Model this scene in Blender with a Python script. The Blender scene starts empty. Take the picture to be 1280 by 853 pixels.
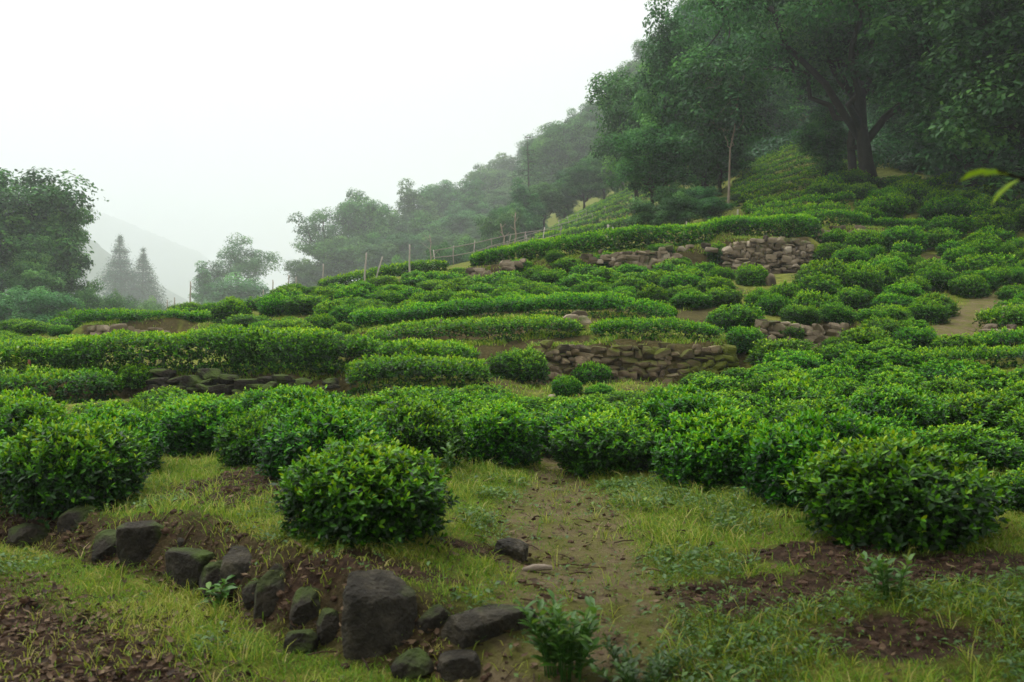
import bpy, math, random
import numpy as np
from mathutils import Vector

# ------------------------------------------------------------------ camera, world, sun, exposure
S = bpy.context.scene
COL = S.collection
F, CX, HY, EYE = 1244.4, 640.0, 400.0, 1.55      # focal length and horizon in photo pixels, eye height in metres
cam_d = bpy.data.cameras.new('camera'); cam = bpy.data.objects.new('camera', cam_d); COL.objects.link(cam)
cam.location = (0, 0, EYE); cam.rotation_euler = (math.pi/2, 0, 0)
cam_d.lens = 35; cam_d.sensor_width = 36; cam_d.shift_y = -26.5/1280
cam_d.clip_start = 0.05; cam_d.clip_end = 6000
cam_d.dof.use_dof = True; cam_d.dof.focus_distance = 12.0; cam_d.dof.aperture_fstop = 3.5
S.camera = cam

SUN_EL, SUN_ROT = 68, 300
W = bpy.data.worlds.new('World'); S.world = W; W.use_nodes = True
nt = W.node_tree; nt.nodes.clear()
sky = nt.nodes.new('ShaderNodeTexSky'); sky.sky_type = 'NISHITA'; sky.sun_disc = False
sky.sun_elevation = math.radians(SUN_EL); sky.sun_rotation = math.radians(SUN_ROT)
sky.air_density = 1.0; sky.dust_density = 6.0; sky.ozone_density = 1.0
hsv = nt.nodes.new('ShaderNodeHueSaturation'); hsv.inputs['Saturation'].default_value = 0.10
mixw = nt.nodes.new('ShaderNodeMix'); mixw.data_type = 'RGBA'; mixw.inputs['Factor'].default_value = 0.75
mixw.inputs['B'].default_value = (9.85, 9.75, 9.75, 1)          # the even white of a full cloud cover
bg = nt.nodes.new('ShaderNodeBackground'); bg.inputs['Strength'].default_value = 0.1
wo = nt.nodes.new('ShaderNodeOutputWorld')
nt.links.new(sky.outputs[0], hsv.inputs['Color']); nt.links.new(hsv.outputs[0], mixw.inputs['A'])
gc = nt.nodes.new('ShaderNodeTexCoord'); gs = nt.nodes.new('ShaderNodeSeparateXYZ'); gr = nt.nodes.new('ShaderNodeMapRange')
gr.inputs['To Min'].default_value = .29; gr.inputs['To Max'].default_value = 1.0
nt.links.new(gc.outputs['Generated'], gs.inputs[0]); nt.links.new(gs.outputs['Z'], gr.inputs['Value'])
mulw = nt.nodes.new('ShaderNodeVectorMath'); mulw.operation = 'SCALE'
cn = nt.nodes.new('ShaderNodeTexNoise'); cn.inputs['Scale'].default_value = 2.2; cn.inputs['Detail'].default_value = 5; cm = nt.nodes.new('ShaderNodeMapRange')
cm.inputs['From Min'].default_value = .3; cm.inputs['From Max'].default_value = .7; cm.inputs['To Min'].default_value = .93; cm.inputs['To Max'].default_value = 1.05
ct = nt.nodes.new('ShaderNodeMath'); ct.operation = 'MULTIPLY'
nt.links.new(gc.outputs['Generated'], cn.inputs['Vector']); nt.links.new(cn.outputs[0], cm.inputs['Value']); nt.links.new(cm.outputs[0], ct.inputs[0]); nt.links.new(gr.outputs[0], ct.inputs[1])
nt.links.new(mixw.outputs['Result'], mulw.inputs[0]); nt.links.new(ct.outputs[0], mulw.inputs['Scale']); nt.links.new(mulw.outputs[0], bg.inputs['Color']); nt.links.new(bg.outputs[0], wo.inputs[0])

sd = bpy.data.lights.new('sun', 'SUN'); sd.energy = 1.1; sd.angle = math.radians(40); sd.color = (1, .96, .9)
sun = bpy.data.objects.new('sun', sd); COL.objects.link(sun)
az = math.radians(SUN_ROT); el = math.radians(SUN_EL)
sv = Vector((math.sin(az)*math.cos(el), math.cos(az)*math.cos(el), math.sin(el)))
sun.rotation_euler = (-sv).to_track_quat('-Z', 'Y').to_euler()

S.view_settings.view_transform = 'Standard'; S.view_settings.look = 'None'
S.view_settings.exposure = 1.28; S.view_settings.gamma = 1; S.view_settings.use_curve_mapping = False
cy = S.cycles
cy.max_bounces = 6; cy.diffuse_bounces = 2; cy.glossy_bounces = 2; cy.transmission_bounces = 3
cy.volume_bounces = 3; cy.transparent_max_bounces = 4; cy.use_denoising = True; cy.sample_clamp_indirect = 4
cy.caustics_reflective = False; cy.caustics_refractive = False

# ------------------------------------------------------------------ numpy noise
def _hash(ix, iy, seed):
    h = (ix.astype(np.int64)*374761393 + iy.astype(np.int64)*668265263 + seed*1442695041) & 0xffffffff
    h = ((h ^ (h >> 13))*1274126177) & 0xffffffff
    return ((h ^ (h >> 16)) & 0xffff)/65535.0
def vnoise(x, y, seed=0):
    ix, iy = np.floor(x), np.floor(y); fx, fy = x-ix, y-iy
    fx = fx*fx*(3-2*fx); fy = fy*fy*(3-2*fy)
    a, b = _hash(ix, iy, seed), _hash(ix+1, iy, seed); c, d = _hash(ix, iy+1, seed), _hash(ix+1, iy+1, seed)
    return (a*(1-fx)+b*fx)*(1-fy)+(c*(1-fx)+d*fx)*fy
def fbm(x, y, seed=0, oct=4):
    s = 0; a = .5
    for k in range(oct):
        s = s+a*vnoise(x*2**k+17.3*k, y*2**k-9.1*k, seed+k); a *= .5
    return s/(1-.5**oct)
def sstep(a, b, x):
    t = np.clip((x-a)/(b-a), 0, 1); return t*t*(3-2*t)
def lump3(p, seed, freq):
    r = np.random.RandomState(seed); s = 0
    for k in range(7):
        d = r.normal(size=3); d /= np.linalg.norm(d)
        s = s+np.sin(p@d*freq*(.6+1.0*r.rand())+r.rand()*6.28)
    return s/3.0

# ------------------------------------------------------------------ terrain
UC = [-900, -60, 200, 400, 600, 700, 800, 1000, 1150, 1280, 2200]
def zp(Y, py): return EYE+(HY-py)/F*Y
KN = [14, 16, 17.5, 20, 24, 28, 31, 34, 40, 50, 70, 100, 130, 200, 280, 400, 800, 2000]
ZT = {   # heights in metres at those distances, column by column
 -900: [.5, .72, .75, .88, 1.1, 1.15, 1.15, 1.1, .9, .8, .7, 0, -1, -2, -2, -3, -3, -3],
 -60:  [.5, .72, .76, .9, 1.13, 1.25, 1.22, 1.15, 1.0, .9, .8, 0, -1, -2, -2, -3, -3, -3],
 200:  [.5, .76, .82, .95, 1.28, 1.62, 1.62, 1.5, 1.2, .8, .2, -1, -2, -3, -3, -3, -3, -3],
 400:  [.5, .78, .98, 1.22, 1.82, 2.28, 2.58, 2.6, 2.5, 2.3, 1.8, 1.6, 2, 3.5, 6, 6, 2, 0],
 600:  [.5, .78, 1.08, 1.5, 2.06, 2.70, 3.1, 3.5, 4.0, 4.6, 5.8, 6.6, 7.2, 12.5, 21, 32, 30, 20],
 700:  [.5, .78, 1.1, 1.55, 2.12, 2.88, 3.45, 3.9, 4.6, 5.5, 7.6, 12.5, 16, 26, 40, 55, 45, 30],
 800:  [.5, .78, 1.12, 1.60, 2.18, 3.05, 3.75, 4.3, 4.9, 5.8, 7.6, 13.6, 18, 33, 52, 72, 60, 40],
 1000: [.5, .74, 1.0, 1.42, 2.38, 3.10, 4.35, 4.95, 6.3, 9.2, 15, 26, 39, 66, 88, 95, 80, 60],
 1150: [.62, .96, 1.13, 1.47, 2.36, 3.3, 4.1, 4.7, 6.4, 8.9, 15, 27, 41, 70, 92, 95, 90, 70],
 1280: [.66, 1.0, 1.18, 1.55, 2.44, 3.35, 4.0, 4.7, 6.1, 8.4, 14, 26, 41, 70, 92, 95, 90, 70],
 2200: [.7, 1.1, 1.3, 1.8, 2.6, 3.6, 4.2, 4.9, 6.2, 8.5, 14, 26, 41, 70, 92, 95, 90, 70]}
UG = np.arange(-900, 2201, 20.0); LG = np.linspace(math.log(13.5), math.log(2000), 260)
_tab = np.array([np.interp(LG, np.log(KN), ZT[u]) for u in UC])
_tab = np.array([np.interp(UG, UC, _tab[:, j]) for j in range(len(LG))]).T
def _gs(a, ax, s):
    n = int(3*s); k = np.exp(-.5*(np.arange(-n, n+1)/s)**2); k /= k.sum()
    pad = [(0, 0), (0, 0)]; pad[ax] = (n, n)
    b = np.pad(a, pad, mode='edge')
    return np.apply_along_axis(lambda v: np.convolve(v, k, 'valid'), ax, b)
_tab = _gs(_gs(_tab, 0, 3.0), 1, 1.6)

# the bank of the lower path: (x, y) of its foot, from far left to the middle
BANK = np.array([(-9, 9.5), (-5.5, 7.8), (-3.3, 6.7), (-2.36, 6.05), (-1.77, 5.65), (-1.19, 4.95), (-.76, 4.6), (-.25, 4.3), (.3, 4.0), (1.2, 3.3)])
def bank_d(x, y):
    """signed distance-like value: how far a point lies beyond the foot of the bank"""
    yb = np.interp(x, BANK[:, 0], BANK[:, 1]); return (y-yb)*.8
# terrace steps: (u0, u1, Y at u0, Y at u1, step height, reach, softness)
STEPS = [(660, 935, 16.2, 16.5, .62, 2.2, .22), (-80, 450, 14.45, 14.75, .40, 1.3, .35), (585, 905, 28.4, 28.9, .72, 2.2, .5),
         (905, 1015, 28.6, 28.6, 1.15, 2.2, .25), (935, 1070, 18.4, 18.9, .5, 1.6, .25), (100, 225, 23.3, 23.9, .5, 1.6, .25),
         (430, 735, 18.9, 19.2, .3, 1.2, .3), (1015, 1110, 30.6, 31, .6, 1.5, .5), (1225, 1600, 17.6, 17.6, .25, 1.0, .2), (1225, 1600, 19.6, 19.6, .3, 1.0, .2),
         (430, 740, 16.6, 17.2, .25, 1.0, .4)]
def terr0(x, y):
    x = np.asarray(x, float); y = np.asarray(y, float)
    yy = np.maximum(y, 1.0); u = np.clip(CX+F*x/yy, -899, 2199)
    fi = (u+900)/20; i = np.clip(np.floor(fi).astype(int), 0, len(UG)-2); fi = fi-i
    lj = (np.log(np.clip(yy, 13.6, 1990))-LG[0])/(LG[1]-LG[0]); j = np.clip(np.floor(lj).astype(int), 0, len(LG)-2); lj = np.clip(lj-j, 0, 1)
    zt = (_tab[i, j]*(1-fi)+_tab[i+1, j]*fi)*(1-lj)+(_tab[i, j+1]*(1-fi)+_tab[i+1, j+1]*fi)*lj
    b = bank_d(x, y)
    hb = np.interp(x, [-6, -2.6, -2, -.8, -.2, .4, 1.5, 3], [.22, .22, .33, .34, .22, .16, .22, .3])
    zn = hb*sstep(-.05, np.interp(x, [-2, -.7, .0, .5, 1.2], [.30, .25, .5, 1.0, 1.6]), b)+np.clip(y-5.2, 0, 9)*.016
    t = sstep(11.5, 14.5, yy)
    z = zn*(1-t)+zt*t
    for (u0, u1, Y0, Y1, h, L, so) in STEPS:
        Yw = Y0+(u-u0)/(u1-u0)*(Y1-Y0)+.12*np.sin(u*.05)
        w = sstep(u0-25, u0+8, u)*(1-sstep(u1-8, u1+25, u))
        d = yy-Yw
        z = z+w*h*np.where(d > 0, .5*sstep(0, so, d)*np.clip(1-d/L, 0, 1), -.5*sstep(0, .12, -d)*np.clip(1+d/L, 0, 1))
    return z
def path_mask(x, y):
    pts = [(.10, 3.4), (.18, 4.3), (.36, 5.0), (.36, 6.0), (.33, 6.9), (.38, 7.6), (.42, 9.5)]
    xc = np.interp(y, [p[1] for p in pts], [p[0] for p in pts]); hw = np.interp(y, [3.4, 4.6, 6, 6.9, 7.8, 9.5], [.52, .50, .47, .52, .32, .22])
    m = 1-sstep(hw*.6, hw*1.25, np.abs(x-xc)+.22*(fbm(x*2.3, y*2.3, 3)-.5)); m = m*(y < 9.7)
    u = CX+F*x/np.maximum(y, 1)
    uc = np.interp(y, [16, 17.5, 19, 21, 23.5], [1170, 1185, 1198, 1228, 1262]); hw2 = np.interp(y, [16, 18, 20, 23], [38, 40, 40, 22])
    m2 = (1-sstep(hw2*.7, hw2*1.4, np.abs(u-uc)+20*(fbm(x*1.5, y*1.5, 4)-.5)))*sstep(16, 16.6, y)*(1-sstep(22.5, 24, y))
    return np.maximum(m, m2)
def soil_mask(x, y):
    n = .55*fbm(x*1.7, y*1.7, 8)+.45*fbm(x*6.5, y*6.5, 12)
    def blob(cx, cy, rx, ry): return 1-sstep(.55, 1.15, np.hypot((x-cx)/rx, (y-cy)/ry)+1.2*(n-.5))
    m = np.maximum.reduce([blob(-2.0, 7.3, .85, .95), blob(1.2, 5.0, .55, .32), blob(1.75, 4.4, .5, .26), blob(2.2, 5.2, .8, .3), blob(1.75, 5.6, .6, .25), blob(-.15, 5.75, .5, .16), blob(-.85, 5.05, .7, .2), blob(-3.2, 6.9, .7, .3)])
    b = bank_d(x, y)
    lit = (1-sstep(-.75, -.25, b+.5*(n-.5)))*(1-sstep(-.9, -.3, x))          # lower path, left
    face = sstep(-.12, .05, b)*(1-sstep(.22, .42, b))*(x < 0)*.9
    return np.clip(np.maximum.reduce([m, lit, face]), 0, 1)
def terr(x, y):
    z = terr0(x, y); x = np.asarray(x, float); y = np.asarray(y, float)
    near = 1-sstep(14, 30, y)
    z = z+near*(.07*(fbm(x*1.1, y*1.1, 1)-.5)+.035*(fbm(x*5, y*5, 2, 3)-.5))
    z = z+sstep(12, 20, y)*.14*(fbm(x*.5, y*.5, 5)-.5)+sstep(60, 120, y)*3*(fbm(x*.03, y*.03, 6)-.5)
    s = soil_mask(x, y)*(y < 9)
    return z+s*.07*(fbm(x*9, y*9, 9, 3)-.55)-.03*path_mask(x, y)*(y < 10)
def t1(x, y): return float(terr(np.array([x]), np.array([y]))[0])
def at(px, Y): return ((px-CX)/F*Y, Y)
def hit(px, py, y0=3.0, y1=200):
    """where the sight line through a point of the photograph meets the ground"""
    Y = np.exp(np.linspace(math.log(y0), math.log(y1), 2500)); x = (px-CX)/F*Y
    g = terr(x, Y)-(EYE+(HY-py)/F*Y)
    k = np.argmax(g > 0) if (g > 0).any() else len(Y)-1
    return float(x[k]), float(Y[k])

# ------------------------------------------------------------------ mesh and object helpers
def mesh_np(name, V, loops, sizes, smooth=True, attrs=None, mat=None):
    me = bpy.data.meshes.new(name)
    V = np.asarray(V, np.float32); loops = np.asarray(loops, np.int32).ravel(); sizes = np.asarray(sizes, np.int32)
    me.vertices.add(len(V)); me.vertices.foreach_set('co', V.ravel())
    me.loops.add(len(loops)); me.loops.foreach_set('vertex_index', loops)
    me.polygons.add(len(sizes)); st = np.zeros(len(sizes), np.int32); st[1:] = np.cumsum(sizes)[:-1]
    me.polygons.foreach_set('loop_start', st); me.polygons.foreach_set('loop_total', sizes)
    me.polygons.foreach_set('use_smooth', np.full(len(sizes), smooth))
    for k, a in (attrs or {}).items():
        a = np.asarray(a, np.float32)
        if a.ndim == 1:
            at_ = me.attributes.new(k, 'FLOAT', 'POINT'); at_.data.foreach_set('value', a)
        else:
            at_ = me.attributes.new(k, 'FLOAT_VECTOR', 'POINT'); at_.data.foreach_set('vector', a.ravel())
    me.update(calc_edges=True)
    if mat: me.materials.append(mat)
    return me
class Soup:
    """collects pieces of ONE mesh"""
    def __init__(s): s.V = []; s.L = []; s.Z = []; s.T = []; s.n = 0
    def add(s, V, faces_flat, sizes, tint):
        V = np.asarray(V, float); s.V.append(V); s.L.append(np.asarray(faces_flat).ravel()+s.n); s.Z.append(np.asarray(sizes))
        s.T.append(np.broadcast_to(np.asarray(tint, float), (len(V),))); s.n += len(V)
    def mesh(s, name, mat, smooth=True):
        return mesh_np(name, np.concatenate(s.V), np.concatenate(s.L), np.concatenate(s.Z), smooth, {'tint': np.concatenate(s.T)}, mat)
def ob(name, me, parent=None, loc=None, rz=0, scale=None):
    o = bpy.data.objects.new(name, me); COL.objects.link(o)
    if parent is not None: o.parent = parent
    if loc is not None: o.location = loc
    if rz: o.rotation_euler = (0, 0, rz)
    if scale is not None: o.scale = scale
    return o
def tag(o, label=None, cat=None, group=None, kind=None):
    if label: o['label'] = label
    if cat: o['category'] = cat
    if group: o['group'] = group
    if kind: o['kind'] = kind
    return o
def copy_thing(src, loc, rz, scale, label, cat, group=None):
    c = src.copy(); COL.objects.link(c); c.location = loc; c.rotation_euler = (0, 0, rz); c.scale = scale
    if 'group' in c.keys(): del c['group']
    tag(c, label, cat, group)
    for ch in KIDS.get(src.name, []):
        d = ch.copy(); COL.objects.link(d); d.parent = c
    return c
KIDS = {}
def unit(v): return v/np.maximum(np.linalg.norm(v, axis=-1, keepdims=True), 1e-9)

def leaves(soup, P, A, N, Ln, Wd, tint, fine=True, bend=.18):
    """P base points, A leaf axes, N rough upward normals; one small folded blade per point"""
    A = unit(A); Sd = unit(np.cross(A, N)); N = np.cross(Sd, A)
    L = Ln[:, None]; w = Wd[:, None]*.5; n = len(P)
    if fine:
        c = lambda a, s, h: P+A*L*a+Sd*w*s+N*(L*h)
        V = np.stack([c(0, 0, 0), c(.32, .85, .04), c(.68, .8, -.02), c(1, 0, -bend), c(.68, -.8, -.02), c(.32, -.85, .04), c(.32, 0, -.03), c(.68, 0, -.09)], 1).reshape(-1, 3)
        Fq = np.array([0, 1, 6, 1, 2, 7, 6, 2, 3, 7, 0, 6, 5, 5, 6, 7, 4, 4, 7, 3]); sz = [3, 4, 3, 3, 4, 3]; k = 8
    else:
        c = lambda a, s, h: P+A*L*a+Sd*w*s+N*(L*h)
        V = np.stack([c(0, 0, 0), c(.5, 1, .05), c(1, 0, -bend), c(.5, -1, .05)], 1).reshape(-1, 3)
        Fq = np.array([0, 1, 2, 0, 2, 3]); sz = [3, 3]; k = 4
    soup.add(V, (Fq[None]+(np.arange(n)*k)[:, None]).ravel(), np.tile(sz, n), np.repeat(tint, k))
def tube(soup, pts, rad, sides=6, tint=.5):
    pts = np.asarray(pts, float); rad = np.broadcast_to(np.asarray(rad, float), (len(pts),)); n = len(pts)
    T = unit(np.gradient(pts, axis=0)); ref = np.array([1., 0, 0]) if abs(T[0, 0]) < .8 else np.array([0, 1., 0])
    B1 = unit(np.cross(T, ref)); B2 = np.cross(T, B1)
    a = np.linspace(0, 2*math.pi, sides, endpoint=False)
    V = (pts[:, None]+rad[:, None, None]*(np.cos(a)[None, :, None]*B1[:, None]+np.sin(a)[None, :, None]*B2[:, None])).reshape(-1, 3)
    i, j = np.meshgrid(np.arange(n-1), np.arange(sides), indexing='ij'); j2 = (j+1) % sides
    Q = np.stack([i*sides+j, i*sides+j2, (i+1)*sides+j2, (i+1)*sides+j], -1).reshape(-1)
    capt = np.concatenate([np.arange(sides)[::-1], (n-1)*sides+np.arange(sides)])
    soup.add(V, np.concatenate([Q, capt]), [4]*((n-1)*sides)+[sides, sides], tint)
def bez(a, b, c, n=7):
    t = np.linspace(0, 1, n)[:, None]; return (1-t)**2*a+2*t*(1-t)*b+t*t*c

# ------------------------------------------------------------------ materials
def new_mat(name):
    m = bpy.data.materials.new(name); m.use_nodes = True; n = m.node_tree; n.nodes.clear()
    return m, n.nodes.new, n.links.new
def rampnode(new, stops):
    r = new('ShaderNodeValToRGB'); e = r.color_ramp.elements
    while len(e) > 1: e.remove(e[0])
    e[0].position, e[0].color = stops[0][0], (*stops[0][1], 1)
    for p, c in stops[1:]:
        k = e.new(p); k.color = (*c, 1)
    return r
def leaf_mat(name, stops, rough=.4, trans=.3, spec=.5, var=.25, hue=.03):
    m, new, link = new_mat(name)
    a = new('ShaderNodeAttribute'); a.attribute_name = 'tint'
    r = rampnode(new, stops); link(a.outputs['Fac'], r.inputs[0])
    oi = new('ShaderNodeObjectInfo'); h = new('ShaderNodeHueSaturation')
    def rng(lo, hi, src):
        q = new('ShaderNodeMapRange'); q.inputs['To Min'].default_value = lo; q.inputs['To Max'].default_value = hi
        link(src, q.inputs['Value']); return q.outputs[0]
    link(rng(1-var, 1+var, oi.outputs['Random']), h.inputs['Value'])
    mm = new('ShaderNodeMath'); mm.operation = 'FRACT'; m7 = new('ShaderNodeMath'); m7.operation = 'MULTIPLY'; m7.inputs[1].default_value = 7.31
    link(oi.outputs['Random'], m7.inputs[0]); link(m7.outputs[0], mm.inputs[0])
    link(rng(.5-hue, .5+hue, mm.outputs[0]), h.inputs['Hue']); link(r.outputs[0], h.inputs['Color'])
    p = new('ShaderNodeBsdfPrincipled'); p.inputs['Roughness'].default_value = rough; p.inputs['Specular IOR Level'].default_value = spec
    t = new('ShaderNodeBsdfTranslucent'); mx = new('ShaderNodeMixShader'); mx.inputs[0].default_value = trans
    g = new('ShaderNodeHueSaturation'); g.inputs['Value'].default_value = 1.3; g.inputs['Hue'].default_value = .485
    link(h.outputs[0], p.inputs['Base Color']); link(h.outputs[0], g.inputs['Color']); link(g.outputs[0], t.inputs['Color'])
    o = new('ShaderNodeOutputMaterial'); link(p.outputs[0], mx.inputs[1]); link(t.outputs[0], mx.inputs[2]); link(mx.outputs[0], o.inputs[0])
    return m
def rough_mat(name, stops, scale=6, rough=.9, bump=.4, tintmix=.5, moss=None, detail=8):
    """stone, bark, bamboo and the like: noise between colours, shifted piece by piece by the tint attribute"""
    m, new, link = new_mat(name)
    tc = new('ShaderNodeTexCoord'); nz = new('ShaderNodeTexNoise'); nz.inputs['Scale'].default_value = scale; nz.inputs['Detail'].default_value = detail; nz.inputs['Roughness'].default_value = .65
    link(tc.outputs['Object'], nz.inputs['Vector'])
    a = new('ShaderNodeAttribute'); a.attribute_name = 'tint'
    mx = new('ShaderNodeMix'); mx.inputs[0].default_value = tintmix; link(nz.outputs[0], mx.inputs['A']); link(a.outputs['Fac'], mx.inputs['B'])
    r = rampnode(new, stops); link(mx.outputs[0], r.inputs[0]); col = r.outputs[0]
    p = new('ShaderNodeBsdfPrincipled'); p.inputs['Roughness'].default_value = rough; p.inputs['Specular IOR Level'].default_value = .3
    if moss:
        mcol, lo, hi, sc = moss
        n2 = new('ShaderNodeTexNoise'); n2.inputs['Scale'].default_value = sc; n2.inputs['Detail'].default_value = 6; link(tc.outputs['Object'], n2.inputs['Vector'])
        ge = new('ShaderNodeNewGeometry'); sx = new('ShaderNodeSeparateXYZ'); link(ge.outputs['Normal'], sx.inputs[0])
        ad = new('ShaderNodeMath'); ad.operation = 'MULTIPLY_ADD'; ad.inputs[1].default_value = .12; link(sx.outputs['Z'], ad.inputs[0]); link(n2.outputs[0], ad.inputs[2])
        mr = new('ShaderNodeMapRange'); mr.inputs['From Min'].default_value = lo; mr.inputs['From Max'].default_value = hi; link(ad.outputs[0], mr.inputs['Value'])
        m2 = new('ShaderNodeMix'); m2.data_type = 'RGBA'; link(mr.outputs[0], m2.inputs['Factor']); link(col, m2.inputs['A']); m2.inputs['B'].default_value = (*mcol, 1)
        col = m2.outputs['Result']
    link(col, p.inputs['Base Color'])
    n3 = new('ShaderNodeTexNoise'); n3.inputs['Scale'].default_value = scale*4; n3.inputs['Detail'].default_value = 6; link(tc.outputs['Object'], n3.inputs['Vector'])
    b = new('ShaderNodeBump'); b.inputs['Strength'].default_value = bump; b.inputs['Distance'].default_value = .03
    link(n3.outputs[0], b.inputs['Height']); link(b.outputs[0], p.inputs['Normal'])
    o = new('ShaderNodeOutputMaterial'); link(p.outputs[0], o.inputs[0])
    return m
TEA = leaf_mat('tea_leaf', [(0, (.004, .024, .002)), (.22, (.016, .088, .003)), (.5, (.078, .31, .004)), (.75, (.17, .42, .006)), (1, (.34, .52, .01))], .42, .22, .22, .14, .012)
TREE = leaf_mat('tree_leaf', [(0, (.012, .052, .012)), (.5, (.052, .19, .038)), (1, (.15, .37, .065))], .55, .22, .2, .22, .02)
SHADEDTREE = leaf_mat('shaded_tree_leaf', [(0, (.005, .028, .007)), (.5, (.030, .135, .030)), (1, (.11, .32, .055))], .5, .2, .25, .25, .02)  # darker copy of the tree leaf, forest shade put into its colour
YELLOWLEAF = leaf_mat('young_leaf', [(0, (.2, .36, .02)), (1, (.38, .62, .02))], .45, .5, .35, .05, 0)
CONIF = leaf_mat('needle', [(0, (.012, .055, .022)), (1, (.055, .20, .07))], .6, .15, .3, .2, .015)
GRASS = leaf_mat('grass_blade', [(0, (.05, .15, .008)), (.4, (.17, .31, .015)), (.72, (.36, .38, .05)), (1, (.52, .44, .18))], .6, .3, .3, .05, .01)
WEED = leaf_mat('weed_leaf', [(0, (.03, .09, .014)), (.6, (.07, .19, .02)), (1, (.20, .33, .03))], .45, .3, .4, .15, .015)
LITTER = leaf_mat('dead_leaf', [(0, (.035, .020, .012)), (.5, (.11, .062, .034)), (1, (.26, .18, .11))], .75, .1, .25, .05, .01)
BARK = rough_mat('bark', [(.2, (.010, .008, .006)), (.55, (.032, .026, .019)), (.85, (.085, .072, .055))], 5, .95, .8, .2)
PALEBARK = rough_mat('pale_bark', [(.2, (.16, .12, .08)), (.55, (.32, .26, .20)), (.85, (.48, .43, .36))], 5, .9, .6, .2)
BAMBOO = rough_mat('weathered_bamboo', [(.2, (.22, .20, .16)), (.55, (.38, .35, .29)), (.85, (.55, .52, .46))], 4, .7, .2, .5)
STONE = rough_mat('wall_stone', [(.22, (.04, .031, .021)), (.42, (.125, .097, .060)), (.62, (.24, .192, .125)), (.85, (.38, .325, .245))], 9, .9, .5, .6, ((.055, .075, .012), .60, .72, 2.2))
MOSSY = rough_mat('mossy_wall_stone', [(.22, (.03, .023, .015)), (.42, (.10, .073, .044)), (.62, (.20, .148, .09)), (.85, (.34, .28, .20))], 9, .9, .5, .6, ((.085, .10, .010), .48, .60, 1.1))
REDWOOD = rough_mat('reddish_wood', [(.2, (.07, .025, .012)), (.8, (.20, .08, .04))], 6, .9, .4, .3)
ROCK = rough_mat('field_rock', [(.28, (.010, .009, .006)), (.5, (.034, .029, .019)), (.66, (.09, .078, .052)), (.78, (.22, .20, .15))], 11, .85, 1.0, .25, ((.05, .08, .010), .62, .76, 3.0))
DARKROCK = rough_mat('mossy_rock', [(.25, (.009, .007, .005)), (.5, (.024, .02, .013)), (.75, (.07, .058, .04))], 10, .9, 1.0, .25, ((.05, .08, .010), .50, .66, 4.0))
CLOD = rough_mat('soil_clod', [(.2, (.022, .012, .007)), (.5, (.065, .036, .020)), (.8, (.13, .08, .048))], 12, 1, .8, .4)

def ground_mat():
    m, new, link = new_mat('ground')
    tc = new('ShaderNodeTexCoord'); a = new('ShaderNodeAttribute'); a.attribute_name = 'cover'
    sx = new('ShaderNodeSeparateXYZ'); link(a.outputs['Vector'], sx.inputs[0])
    def nz(s, d=8, ro=.65):
        n = new('ShaderNodeTexNoise'); n.inputs['Scale'].default_value = s; n.inputs['Detail'].default_value = d; n.inputs['Roughness'].default_value = ro
        link(tc.outputs['Object'], n.inputs['Vector']); return n.outputs[0]
    n1, n2 = nz(3.5), nz(22)
    def rmp(src, st): r = rampnode(new, st); link(src, r.inputs[0]); return r.outputs[0]
    grass = rmp(n1, [(.3, (.05, .062, .012)), (.5, (.125, .148, .020)), (.7, (.22, .215, .045))])
    soil = rmp(n2, [(.3, (.014, .008, .005)), (.5, (.044, .026, .015)), (.72, (.105, .068, .042))])
    path = rmp(n2, [(.28, (.07, .05, .028)), (.5, (.155, .118, .064)), (.75, (.26, .21, .135))])
    def mix(f, A, B):
        q = new('ShaderNodeMix'); q.data_type = 'RGBA'; link(f, q.inputs['Factor']); link(A, q.inputs['A']); link(B, q.inputs['B']); return q.outputs['Result']
    n4 = nz(5.5, 7); mp = new('ShaderNodeMapRange'); mp.inputs['From Min'].default_value = .40; mp.inputs['From Max'].default_value = .58; mp.inputs['To Max'].default_value = .92; link(n4, mp.inputs['Value'])
    path = mix(mp.outputs[0], path, rmp(n1, [(.3, (.075, .085, .014)), (.7, (.15, .145, .035))]))       # thin moss on the trodden earth
    c = mix(sx.outputs['Y'], grass, soil); c = mix(sx.outputs['X'], c, path)
    p = new('ShaderNodeBsdfPrincipled'); p.inputs['Roughness'].default_value = 1; p.inputs['Specular IOR Level'].default_value = .15; link(c, p.inputs['Base Color'])
    b = new('ShaderNodeBump'); b.inputs['Strength'].default_value = .8; b.inputs['Distance'].default_value = .04; link(nz(40, 6), b.inputs['Height']); link(b.outputs[0], p.inputs['Normal'])
    o = new('ShaderNodeOutputMaterial'); link(p.outputs[0], o.inputs[0]); return m
GROUND = ground_mat()

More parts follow.
